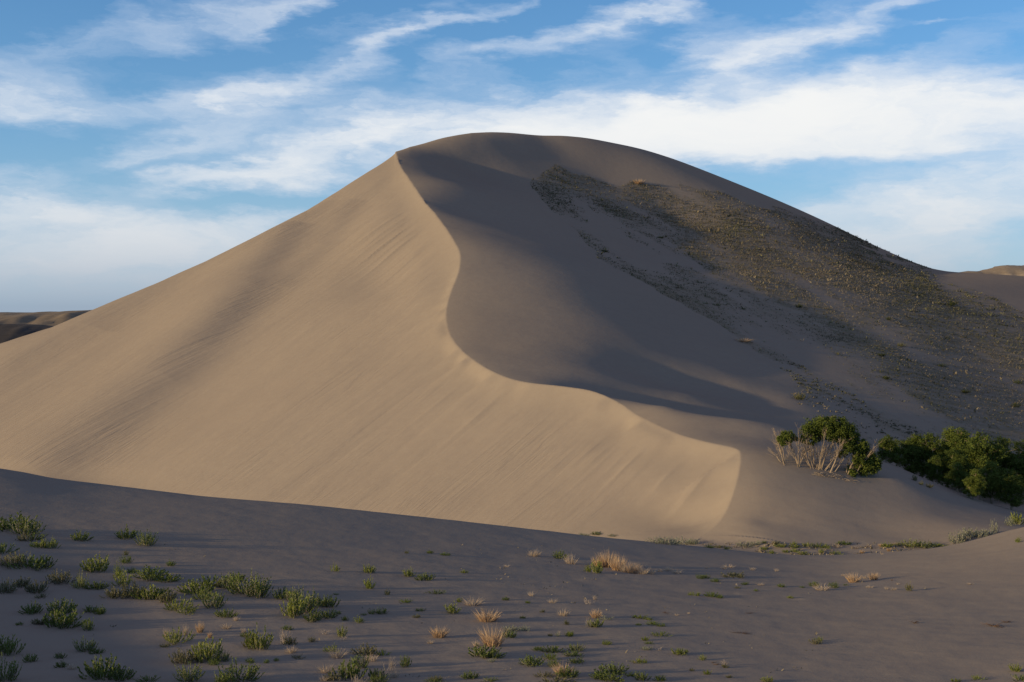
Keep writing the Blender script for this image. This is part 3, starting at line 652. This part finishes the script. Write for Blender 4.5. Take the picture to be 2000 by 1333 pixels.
# low cover on the far slope: nobody could count it
def world_scatter(n, x0, x1, y0, y1, seed):
    rs = np.random.RandomState(seed); X = rs.uniform(x0, x1, n); Y = rs.uniform(y0, y1, n)
    Z, _ = base_h(X, Y); PX = CX+F*X/Y; PY = HY-F*Z/Y
    return X, Y, Z, PX, PY, rs
def scatter_mesh(name, X, Y, Z, sz, tone, rs, nb, mat, kind='stuff', flat=1.0, lab=None, cat=None):
    n = len(X); t = rs.rand(n, nb)*6.283; q = np.sqrt(rs.rand(n, nb)); L = sz[:, None]
    bx = X[:, None]+np.cos(t)*q*L*.55; by = Y[:, None]+np.sin(t)*q*L*.55; bz = Z[:, None]-.04+0*t
    dx = np.cos(t)*q*.9+rs.normal(0,.25,(n,nb)); dy = np.sin(t)*q*.9+rs.normal(0,.25,(n,nb)); dz = .75*flat+.4*rs.rand(n,nb)*flat
    h = L*(.35+.4*rs.rand(n, nb)); wd = L*(.10+.10*rs.rand(n, nb)); a = rs.rand(n, nb)*6.283
    wx, wy = np.cos(a)*wd, np.sin(a)*wd
    v = np.stack([np.stack([bx-wx, by-wy, bz], -1), np.stack([bx+wx, by+wy, bz], -1),
                  np.stack([bx+dx*h*.6+wx, by+dy*h*.6+wy, bz+dz*h*.7], -1), np.stack([bx+dx*h-wx*.3, by+dy*h-wy*.3, bz+dz*h], -1)], 2).reshape(-1, 3)
    f = np.arange(len(v)).reshape(-1, 4)
    tn = np.repeat(np.clip(tone[:, None]+rs.normal(0,.12,(n,nb)), 0, 1).ravel(), 4)
    o = mesh_obj(name, v, f, mat, attrs={'tone': tn}); return tag(o, lab, cat, None, kind)
X, Y, Z, PX, PY, rs = world_scatter(420000, -5, 120, 112, 262, 5)
sl_ = PX*.5-PY*.86
# tufts gather in short rows along the contour
ncl = len(X); cid = rs.randint(0, ncl//7, ncl)
X = X[cid]+rs.normal(0, .75, ncl); Y = Y[cid]+rs.normal(0, .22, ncl); Z, _ = base_h(X, Y); PX = CX+F*X/Y; PY = HY-F*Z/Y; sl_ = PX*.5-PY*.86
jx = 16*vnoise(X/2.5, Y/2.5, 91)+34*vnoise(X/9, Y/9, 93); inside = in_poly(PX+jx, PY+jx, POLY)
dens, n3 = cover_field(X, Y, PX, PY)
warm = sstep(fbm(PX/130, PY/80, 71, 3)+.55*np.exp(-((sl_-(1400*.5-430*.86))/70)**2)+.25*np.exp(-((PX-1500)/200)**2), -.02, .4)
keep = inside & (rs.rand(ncl) < dens*.8)
isw = (rs.rand(ncl) < .22+.6*warm)
szs = rs.uniform(.12, .3, ncl)*(1+1.2*(rs.rand(ncl) > .985))*np.clip(Y/185, .62, 1.1)
k = keep & isw
scatter_mesh('dry_grass', X[k], Y[k], Z[k], szs[k], .5+.5*fbm(X[k]/12, Y[k]/12, 75, 2), rs, 3, M_SCRUBT, lab='tan dry grass thinly covering the far right slope of the dune', cat='grass')
k = keep & ~isw
scatter_mesh('scrub', X[k], Y[k], Z[k], szs[k]*1.1, .5+.7*fbm(X[k]/9, Y[k]/9, 79, 2), rs, 3, M_SCRUBG, lab='low dark green scrub in drawn out patches on the far right slope', cat='scrub')
# dark crisp patch low on the slope, light tufts near its foot
PATCH = [(1505,700),(1560,712),(1610,740),(1670,765),(1700,800),(1760,830),(1900,860),(1900,880),(1740,862),(1660,820),(1600,790),(1560,755),(1530,725)]
k = in_poly(PX, PY, PATCH) & (rs.rand(len(X)) < .12+.75*n3)
scatter_mesh('scrub', X[k], Y[k], Z[k], rs.uniform(.16,.30,k.sum()), .2+.5*rs.rand(k.sum()), rs, 5, M_SCRUBG, lab='dense dark patch of scrub low on the slope above the trees', cat='scrub')
X2, Y2, Z2, PX2, PY2, rs2 = world_scatter(20000, 20, 48, 60, 128, 9)
k = in_poly(PX2, PY2, [(1560,745),(1640,770),(1720,820),(1760,850),(1700,880),(1640,850),(1590,810),(1540,775)]) & (rs2.rand(len(X2)) < .10+.6*np.clip(fbm(X2/3, Y2/3, 85, 3), 0, 1))
scatter_mesh('dry_grass', X2[k], Y2[k], Z2[k], rs2.uniform(.14,.3,k.sum()), .7+.3*rs2.rand(k.sum()), rs2, 7, M_SCRUBT, lab='pale tan tufts in the hollow between the leafy tree and the slope', cat='grass')
# strip in the sunlit hollow behind the foreground crest
X3, Y3, Z3, PX3, PY3, rs3 = world_scatter(30000, 7, 24, 50, 75, 12)
k = (PY3 > 1062) & (PY3 < 1092) & (PX3 > 1370) & (PX3 < 1860) & (rs3.rand(len(X3)) < .02+.12*np.clip(fbm(X3/2, Y3/2, 95, 3)+.15, 0, 1)) & (Y3 > 52)
scatter_mesh('dry_grass', X3[k], Y3[k], Z3[k], rs3.uniform(.12,.28,k.sum()), .6+.4*rs3.rand(k.sum()), rs3, 6, M_SCRUBT, lab='thin dry grass in the sunlit strip behind the foreground crest', cat='grass')
# fine litter over the foreground: stems and seedheads too small to count
X4, Y4, Z4, PX4, PY4, rs4 = world_scatter(26000, -14, 16, 19, 43, 15)
g4 = fbm(X4/2.2, Y4/1.6, 101, 4)
wz = np.exp(-((PX4-1080)/260)**2)*np.exp(-((PY4-1150)/75)**2)*.6+np.exp(-((PX4-1250)/260)**2-((PY4-1270)/60)**2)*.5+np.exp(-((PX4-700)/130)**2-((PY4-1270)/50)**2)*.6+np.exp(-((PX4-1760)/140)**2-((PY4-1150)/18)**2)*.5+np.exp(-((PX4-120)/180)**2-((PY4-1150)/90)**2)*.3
k = (rs4.rand(len(X4)) < np.clip(wz*(.25+1.1*g4), 0, 1)*.32)
scatter_mesh('dry_litter', X4[k], Y4[k], Z4[k], rs4.uniform(.05,.13,k.sum()), .35+.6*rs4.rand(k.sum()), rs4, 3, M_SCRUBT, lab='fine dry stems and litter strewn over the foreground sand', cat='plant litter')
# larger shrubs one can pick out on the slope
for px, py, w_, lab in [(1858,592,15,'dark round bush alone on the upper right slope near the frame edge'),(1840,711,15,'dark round bush alone in the middle of the right slope'),(1732,736,14,'dark bush left of centre on the lower right slope'),(1560,596,12,'dark little bush in the middle of the vegetated slope'),
      (1722,690,12,'dark bush above the lower right slope bush'),(1735,620,10,'small dark bush high on the right slope'),(1983,790,14,'dark bush at the right edge of the slope, above the trees'),(1990,745,12,'dark bush at the right edge, second above the trees'),(1760,672,14,'greenish bush low on the right slope'),(1885,762,13,'dark bush on the lower right slope above the grove'),
      (1562,775,22,'olive shrub patch at the end of the pale sand tongue'),(1290,460,10,'green bush inside the vegetated band on the upper slope'),(1400,592,12,'olive bush on the lower left border of the vegetated slope'),(1182,487,11,'dark bush at the upper left border of the vegetated slope')]:
    plant('O' if 'olive' in lab or 'green' in lab else 'K', px, py+6, w_*1.1, w_*.8, lab, 'bushes on the far slope', dmin=90, parts=False)
for px, py, w_, h_, lab in [(1452,664,38,9,'reddish dry patch of tufts alone on smooth dark sand left of the vegetated slope'),(1247,356,26,12,'orange dry tuft at the top border of the vegetated slope')]:
    plant('T', px, py+4, w_, h_, lab, 'dry tufts on the far slope', dmin=90)

def crown_mesh(blobs, n, leaf=.16, seed=0):
    """leaf clusters spread over the shells of several overlapping clumps"""
    rs = np.random.RandomState(seed); vs = []
    vol = np.array([b[3]**2 for b in blobs]); vol = vol/vol.sum()
    for b, fr in zip(blobs, vol):
        c = np.array(b[:3]); r = b[3]; m = max(8, int(n*fr/26))
        dv = rs.normal(size=(m, 3)); dv /= np.linalg.norm(dv, axis=1)[:, None]
        rad = r*(.3+1.0*rs.rand(m)**.75); ctr = c+dv*rad[:, None]*np.array([1,1,.9])
        lp = ctr[:, None]+rs.normal(size=(m, 26, 3))*r*np.array([.17,.17,.14]); lp = lp.reshape(-1, 3)
        a = rs.normal(size=lp.shape); a /= np.linalg.norm(a, axis=1)[:, None]
        bb = np.cross(a, rs.normal(size=lp.shape)); bb /= np.linalg.norm(bb, axis=1)[:, None]
        s = leaf*(.6+.7*rs.rand(len(lp)))[:, None]
        vs.append(np.stack([lp-a*s*.6, lp+bb*s*.34, lp+a*s*.6, lp-bb*s*.34], 1).reshape(-1, 3))
    v = np.vstack(vs); return v, np.arange(len(v)).reshape(-1, 4)
def limb_mb(base, blobs, r0, seed):
    random.seed(seed); m = MB(); top = np.mean([b[:3] for b in blobs], 0)
    fork = np.array([base[0]*.6+top[0]*.4, base[1]*.6+top[1]*.4, base[2]*.62+top[2]*.38])
    m.tube([base, (np.array(base)+fork)/2+np.array([.08,-.05,0]), fork], r0, r0*.7, 7)
    for b in blobs:
        c = np.array(b[:3]); mid = (fork+c)/2+np.array([random.gauss(0,.15), random.gauss(0,.15), -.1])
        m.tube([fork, mid, c], r0*.55, r0*.14, 5)
        for k in range(5):
            e = c+np.array([random.gauss(0,1), random.gauss(0,1), random.gauss(0,.8)])*b[3]*.65; m.tube([mid*.4+c*.6, (mid*.2+c*.8+e)/2, e], r0*.16, r0*.04, 3)
    return m
# --- the dark grove in the hollow: four crowns, copied, turned and scaled
protos = []
for v in range(4):
    random.seed(50+v); bl = []
    for i in range(24):
        t = random.uniform(0, 6.28); q = math.sqrt(random.random())*1.35; zz = random.uniform(1.0, 4.3); q *= 1-.12*max(0, zz-2)
        bl.append((math.cos(t)*q, math.sin(t)*q, zz, random.uniform(.38,.72)))
    bl += [(random.uniform(-.4,.4), random.uniform(-.4,.4), 4.6, .6), (0,0,3,.9)]
    vv, ff = crown_mesh(bl, 30000, .10, 60+v)
    c = bpy.data.meshes.new('crown'); c.vertices.add(len(vv)); c.vertices.foreach_set('co', vv.astype(np.float32).ravel()); c.loops.add(ff.size); c.loops.foreach_set('vertex_index', ff.ravel().astype(np.int32))
    c.polygons.add(len(ff)); c.polygons.foreach_set('loop_start', np.arange(0, ff.size, 4, dtype=np.int32)); c.update(calc_edges=True); c.materials.append(M_TREE)
    c2 = c.copy(); c2.materials.clear(); c2.materials.append(M_TREE2)
    protos.append((c, c2, mesh_of('trunk', limb_mb((0,0,-.5), bl, .13, 70+v), M_BARK)))
GR = [(1752,862,92,1,'pale green tree at the left end of the grove'),(1785,852,97,1,'light green tree second from the left in the grove'),(1732,880,90,0,'small dark tree at the grove\'s left tip behind the mound edge'),(1822,850,93,0,'dark tree in the left middle of the grove'),
      (1850,840,99,1,'tallest sunlit tree, left half of the grove\'s top'),(1882,843,97,1,'bright topped tree right beside the tallest one'),(1915,852,92,0,'broad tree in the middle front of the grove'),(1950,858,98,0,'dark tree right of the grove\'s middle'),
      (1985,866,94,0,'dark tree at the right frame edge in the grove'),(2015,874,100,0,'tree at the grove\'s right end cut by the frame'),(1868,880,88,0,'front tree with lighter leaves below the tallest one'),(1935,905,84.5,1,'low front tree with pale leaves right of the middle'),
      (1900,945,82.5,1,'lowest light green tree by the mound edge'),(1975,920,84,0,'dark low tree at the right frame edge'),(1830,905,88,0,'low tree behind the mound edge, left half of the grove'),(1868,912,84.5,0,'low dark tree against the mound edge'),(2040,900,90,0,'dark tree at the right end just past its cut neighbour')]
for i, (px, pyt, d, lt, lab) in enumerate(GR):
    x = U(px)*d; zt = V(pyt)*d; zg = H(x, d)
    s = max((zt-zg)/4.9, .35); c, c2, tr = protos[i % 4]
    root = empty('tree', (x, d, zg-.05), random.uniform(0, 6.28), (s*1.12, s*1.12, s))
    for nm_, me in (('crown', c2 if lt else c), ('trunk', tr)):
        o = bpy.data.objects.new(nm_, me); COL.objects.link(o); o.parent = root
    tag(root, lab, 'tree', 'trees of the dark grove')
# --- the half buried stand on the mound
def stand(bx, by, stems, blobs, leafn, seed, name, label, cat='tree', r0=.029, dead=False):
    g = hit(bx, by, 60); x0, y0, z0 = g; root = empty(name, (x0, y0, z0)); k = y0/F; random.seed(seed); m = MB()
    for (sx, ex, ey, rr) in stems:
        oy = random.uniform(-.5,.5); hx = (bx+sx-CX)/F*(y0+oy*.4)-x0; b = np.array([hx, oy*.4, H(x0+hx, y0+oy*.4)-z0-.12]); e = np.array([(ex-bx)*k, oy*1.4, (by-ey)*k])
        mid = b*.55+e*.45+np.array([random.gauss(0,.07), random.gauss(0,.07), random.gauss(0,.05)]); m2 = b*.22+e*.78+np.array([random.gauss(0,.07)]*3)
        m.tube([b, mid, m2, e], r0*rr*1.25, r0*rr*.35, 5)
        for j in range(13):
            f = random.uniform(.35,.95); p = b*(1-f)+e*f; q = p+(e-b)*random.uniform(.15,.35)+np.array([random.gauss(0,.16), random.gauss(0,.16), random.uniform(0,.14)])
            m.tube([p, (p+q)/2+np.array([random.gauss(0,.05), random.gauss(0,.05), 0]), q], r0*rr*.4, r0*rr*.14, 3)
            for jj in range(2):
                p2 = p*.4+q*.6; m.tube([p2, p2+(q-p)*.35+np.array([random.gauss(0,.1), random.gauss(0,.1), .05])], r0*rr*.2, r0*rr*.1, 3)
    if not dead or True: m.build('trunk', M_BARK, root)
    if blobs:
        bl = [((cx-bx)*k, random.uniform(-.35,.35), (by-cy)*k, r*k) for cx, cy, r in blobs]
        vv, ff = crown_mesh(bl, int(leafn*1.8), .08, seed); mesh_obj('crown', vv, ff, M_TREE2, root)
    return tag(root, label, cat, 'half buried trees on the mound')
stand(1533,908,[(0,1508,860,.8),(-1,1516,852,.9),(1,1522,868,.8),(0,1527,855,.6),(2,1538,880,.5),(-2,1510,885,.6)],[],0,1,'bare_shrub','bare leafless pale stems, leftmost of the stand on the mound','dead shrub',dead=True)
stand(1560,912,[(0,1543,866,1.2),(0,1555,845,.8),(1,1575,874,1.1),(2,1570,865,.7),(0,1536,870,.6)],[(1534,858,13),(1528,862,9),(1543,853,8),(1550,862,6)],2600,2,'tree','small tree with one leafy tuft over forked pale stems')
stand(1598,916,[(-12,1568,868,1.),(-8,1575,858,.8),(-6,1590,850,1),(-2,1596,862,.9),(0,1606,846,1),(3,1612,864,.8),(6,1630,850,1.1),(10,1640,868,.8),(-14,1563,880,.7),(4,1622,870,.7),(12,1650,862,.7),(-4,1583,874,.7),(0,1601,872,.6)],
      [(1578,846,14),(1568,858,9),(1592,838,18),(1610,830,17),(1628,829,15),(1646,838,18),(1618,842,17),(1600,852,12),(1634,850,15),(1583,860,9),(1660,848,13),(1672,860,12),(1648,856,12)],11000,3,'tree','largest leafy tree on the mound with a fan of pale stems')
stand(1620,922,[(0,1640,868,1.2),(2,1650,880,.9),(-2,1628,874,.8),(8,1662,872,.8),(5,1640,890,.7)],[(1656,874,10),(1664,866,9),(1670,878,9)],1800,4,'tree','slim tree with pale curved stems right of the largest one on the mound')
stand(1655,927,[(0,1682,870,1.1),(3,1690,862,.8),(0,1672,885,.8),(10,1700,880,1),(14,1704,872,.7),(-2,1664,880,.6)],[(1690,888,13),(1683,874,9),(1676,898,10)],2600,5,'tree','leaning pale trunked tree near the right end of the stand')
stand(1688,930,[(0,1700,898,1),(-6,1672,900,.8),(4,1706,905,.7),(-10,1664,915,.6)],[(1700,902,15),(1690,914,14),(1706,912,12),(1672,918,11),(1661,926,8),(1680,898,12),(1645,890,8),(1712,908,7)],6500,6,'tree','low dense leafy tree, rightmost of the stand on the mound')
g = hit(1620, 938, 60); m = MB(); random.seed(31); kk = g[1]/F
for i in range(60):
    px = random.uniform(1588, 1668); py = 926+((px-1588)/80)*14+random.gauss(0, 3); q = hit(px, py, 60); a = random.uniform(-.5,.9)
    L = random.uniform(.15, .45); p = np.array(q)+np.array([0,0,.03]); e = p+np.array([math.cos(a)*L*random.choice((-1,1)), random.gauss(0,.15), abs(math.sin(a))*L*.5-.08])
    m.tube([p, (p+e)/2+np.array([0,0,.05]), e], .014, .005, 4)
tag(m.build('dead_branches', M_BARK), 'tangle of pale fallen branches at the foot of the largest leafy tree', 'dead branches')
for px, py, w_, h_, lab in [(1787,940,9,16,'dark bare sprig on the right edge of the mound'),(1800,948,10,9,'low dark weed on the mound edge, upper of two'),(1816,953,14,10,'low dark weed on the mound edge, lower of two')]:
    plant('O', px, py, w_, h_, lab, 'weeds on the mound edge', dmin=60, parts=False)

# ------------------------------------------------------------------ camera, sun, sky
cam = bpy.data.cameras.new('camera'); co = bpy.data.objects.new('camera', cam); COL.objects.link(co)
cam.sensor_width = 36; cam.lens = 36*F/2000; cam.shift_y = -16.5/2000
cam.clip_start = .1; cam.clip_end = 30000
co.location = (0, 0, 0); co.rotation_euler = (R_(90), 0, 0); scene.camera = co
SUN_EL = 8.5; SUN_AZ = 270-20                                     # clockwise from the view direction
az = R_(SUN_AZ); el = R_(SUN_EL)
from mathutils import Vector
sd = Vector((math.sin(az)*math.cos(el), math.cos(az)*math.cos(el), math.sin(el)))
sl = bpy.data.lights.new('sun', 'SUN'); so = bpy.data.objects.new('sun', sl); COL.objects.link(so)
sl.energy = 3.3; sl.angle = R_(.6); sl.color = (1, .74, .40)
so.rotation_euler = (-sd).to_track_quat('-Z', 'Y').to_euler()
SKR, SKG, SKB = .56, .90, 1.25
w = bpy.data.worlds.new('World'); scene.world = w; w.use_nodes = True
t = NT(w.node_tree)
bg = t.n['Background']
sky = t.add('ShaderNodeTexSky'); sky.sky_type = 'NISHITA'; sky.sun_disc = False
sky.sun_elevation = el; sky.sun_rotation = az; sky.altitude = 800; sky.air_density = 1.0; sky.dust_density = .6; sky.ozone_density = 2.0
dirv = t.add('ShaderNodeTexCoord').outputs['Generated']
sep = t.add('ShaderNodeSeparateXYZ'); t.put(sep.inputs[0], dirv)
AZ = t.m('ARCTAN2', sep.outputs[0], sep.outputs[1]); EL = t.m('ARCSINE', sep.outputs[2])
comb = t.add('ShaderNodeCombineXYZ'); t.put(comb.inputs[0], AZ); t.put(comb.inputs[1], EL)
ae = comb.outputs[0]
# warp the sky coordinates so cloud edges feather
wn = t.add('ShaderNodeTexNoise'); wn.inputs['Scale'].default_value = 9; wn.inputs['Detail'].default_value = 6; wn.inputs['Roughness'].default_value = .62
t.put(wn.inputs['Vector'], t.mapping(ae, rot=(0,0,R_(-12)), scale=(1, 3.2, 1)))
wsub = t.add('ShaderNodeVectorMath', operation='SUBTRACT'); t.put(wsub.inputs[0], wn.outputs['Color']); wsub.inputs[1].default_value = (.5,.5,.5)
wmul = t.add('ShaderNodeVectorMath', operation='MULTIPLY'); t.put(wmul.inputs[0], wsub.outputs[0]); wmul.inputs[1].default_value = (.17,.055,0)
wadd = t.add('ShaderNodeVectorMath', operation='ADD'); t.put(wadd.inputs[0], ae); t.put(wadd.inputs[1], wmul.outputs[0])
wp = wadd.outputs[0]
sw = t.add('ShaderNodeSeparateXYZ'); t.put(sw.inputs[0], wp)
def blob(px, py, L, W, ang, s, p=1.0):
    a0 = math.atan(U(px)); e0 = math.atan(V(py)); a = R_(ang); ca, sa_ = math.cos(a), math.sin(a)
    dx = t.m('SUBTRACT', sw.outputs[0], a0); dy = t.m('SUBTRACT', sw.outputs[1], e0)
    l = t.m('ADD', t.m('MULTIPLY', dx, ca*F/L), t.m('MULTIPLY', dy, sa_*F/L))
    q = t.m('ADD', t.m('MULTIPLY', dx, -sa_*F/W), t.m('MULTIPLY', dy, ca*F/W))
    r2 = t.m('ADD', t.m('MULTIPLY', l, l), t.m('MULTIPLY', q, q))
    g = t.m('POWER', 2.71828, t.m('MULTIPLY', r2, -p))
    return t.m('MULTIPLY', g, s)
BL = [(1250,262,420,58,2,1.4),(1480,225,310,46,7,1.5),(1860,232,300,60,2,1.2),(1750,275,420,34,1,.6),(960,235,250,40,-4,.75),(740,262,190,44,10,.72),(500,335,230,26,10,.6),(330,300,130,20,12,.55),(600,325,200,30,6,.45),
      (30,225,85,50,-14,.75),(430,205,60,13,6,.5),(60,400,130,40,-6,.7),(230,440,240,40,-5,.68),(400,490,320,46,4,.75),(80,500,280,60,0,.75),(200,560,400,40,0,.4),(540,430,80,20,12,.45),
      (1830,420,280,74,4,.75),(1700,480,300,70,8,.62),(2000,350,200,40,0,.4),(1430,300,260,26,-2,.4),
      (640,140,310,26,22,.42),(860,50,170,13,18,.3),(560,175,220,60,20,.34),(450,45,300,40,22,.30),(640,0,140,22,20,.45),(1130,62,270,28,18,.52),(1280,20,160,18,16,.4),
      (1700,35,230,30,18,.6),(1560,85,200,40,17,.36),(1420,85,110,44,-50,.3),(1480,130,120,60,30,.18),(350,230,220,50,10,.13),(1840,66,60,6,3,.35),(250,215,160,26,6,.32),(1180,150,160,50,18,.16),(1900,110,200,30,20,.25),(150,100,260,46,20,.2)]
acc = None
for b_ in BL:
    g = blob(*b_); acc = g if acc is None else t.m('ADD', acc, g)
# streaky structure, stronger across than along the wind
st1 = t.noise(t.mapping(wp, rot=(0,0,R_(-18)), scale=(6, 42, 1)), 1, 7, .6, .5)
st2 = t.noise(t.mapping(wp, rot=(0,0,R_(-6)), scale=(11, 22, 1), loc=(3,5,0)), 1.2, 6, .6, .8)
st = t.m('ADD', t.m('MULTIPLY', st1, .6), t.m('MULTIPLY', st2, .5))           # ~.55 mean
mod = t.m('MAXIMUM', t.m('ADD', t.m('MULTIPLY', st, 2.9), -.68), 0.0)
dens = t.m('MULTIPLY', acc, mod)
veil = t.m('MULTIPLY', t.m('SUBTRACT', st, .54), .45)
dens = t.m('ADD', dens, t.m('MAXIMUM', veil, 0.0))
# haze towards the horizon
dens = t.m('MULTIPLY', t.m('MAXIMUM', t.m('SUBTRACT', dens, .09), 0.0), 1.15)
hz = t.m('POWER', 2.71828, t.m('MULTIPLY', t.m('MAXIMUM', EL, 0.0), -30))
dens = t.m('ADD', dens, t.m('MULTIPLY', hz, 1.7))
# away from the view: broken thin cloud; overhead an added veil that tints the shade
fade = t.m('POWER', 2.71828, t.m('MULTIPLY', t.m('MULTIPLY', AZ, AZ), -1.6))
dens = t.m('MULTIPLY', dens, t.m('ADD', t.m('MULTIPLY', fade, .75), .25))
ov = t.m('MULTIPLY', t.m('SUBTRACT', EL, .27), 3.0, clamp=True)
dens = t.m('ADD', dens, t.m('MULTIPLY', ov, t.m('ADD', t.m('MULTIPLY', st, .5), .22)))
one = t.m('SUBTRACT', 1.0, t.m('POWER', 2.71828, t.m('MULTIPLY', dens, -1.75)))
hi = t.m('POWER', 2.71828, t.m('MULTIPLY', t.m('MAXIMUM', t.m('SUBTRACT', EL, .26), 0.0), -5))  # dims the unseen upper sky to set the ambient level
SB = .10
cl = t.mix(t.m('POWER', one, 1.6, clamp=True), (.34,.42,.55), (.62,.62,.61))
cl = t.mix(ov, cl, (.225,.228,.345))  # colour of the added overhead veil, chosen for the ambient tint
cl = t.mix(t.m('MULTIPLY', t.m('POWER', 2.71828, t.m('MULTIPLY', t.m('MAXIMUM', EL, 0.0), -16)), 1.0), cl, (.37,.41,.46))
ccol = t.mix(t.m('MULTIPLY', hz, 1.7, clamp=True), cl, (.22,.26,.32))
# sky colour: the physical sky, brought up to daylight exposure
bright = t.add('ShaderNodeVectorMath', operation='MULTIPLY'); t.put(bright.inputs[0], sky.outputs[0]); bright.inputs[1].default_value = (SKR, SKG, SKB)
bs = t.add('ShaderNodeVectorMath', operation='SCALE'); t.put(bs.inputs[0], ccol); bs.inputs['Scale'].default_value = 1/SB
lowb = t.m('POWER', 2.71828, t.m('MULTIPLY', t.m('MAXIMUM', EL, 0.0), -11))
skyc = t.mix(t.m('MULTIPLY', lowb, .9), bright.outputs[0], (.205/SB, .33/SB, .475/SB))
mxn = t.mix(one, skyc, bs.outputs[0])
dimv = t.add('ShaderNodeVectorMath', operation='SCALE'); t.put(dimv.inputs[0], mxn); t.put(dimv.inputs['Scale'], t.m('ADD', t.m('MULTIPLY', hi, .35), .65))
t.put(bg.inputs[0], dimv.outputs[0]); bg.inputs[1].default_value = SB

scene.view_settings.view_transform = 'Standard'; scene.view_settings.look = 'None'
scene.view_settings.exposure = .62; scene.view_settings.gamma = 1
scene.cycles.max_bounces = 6
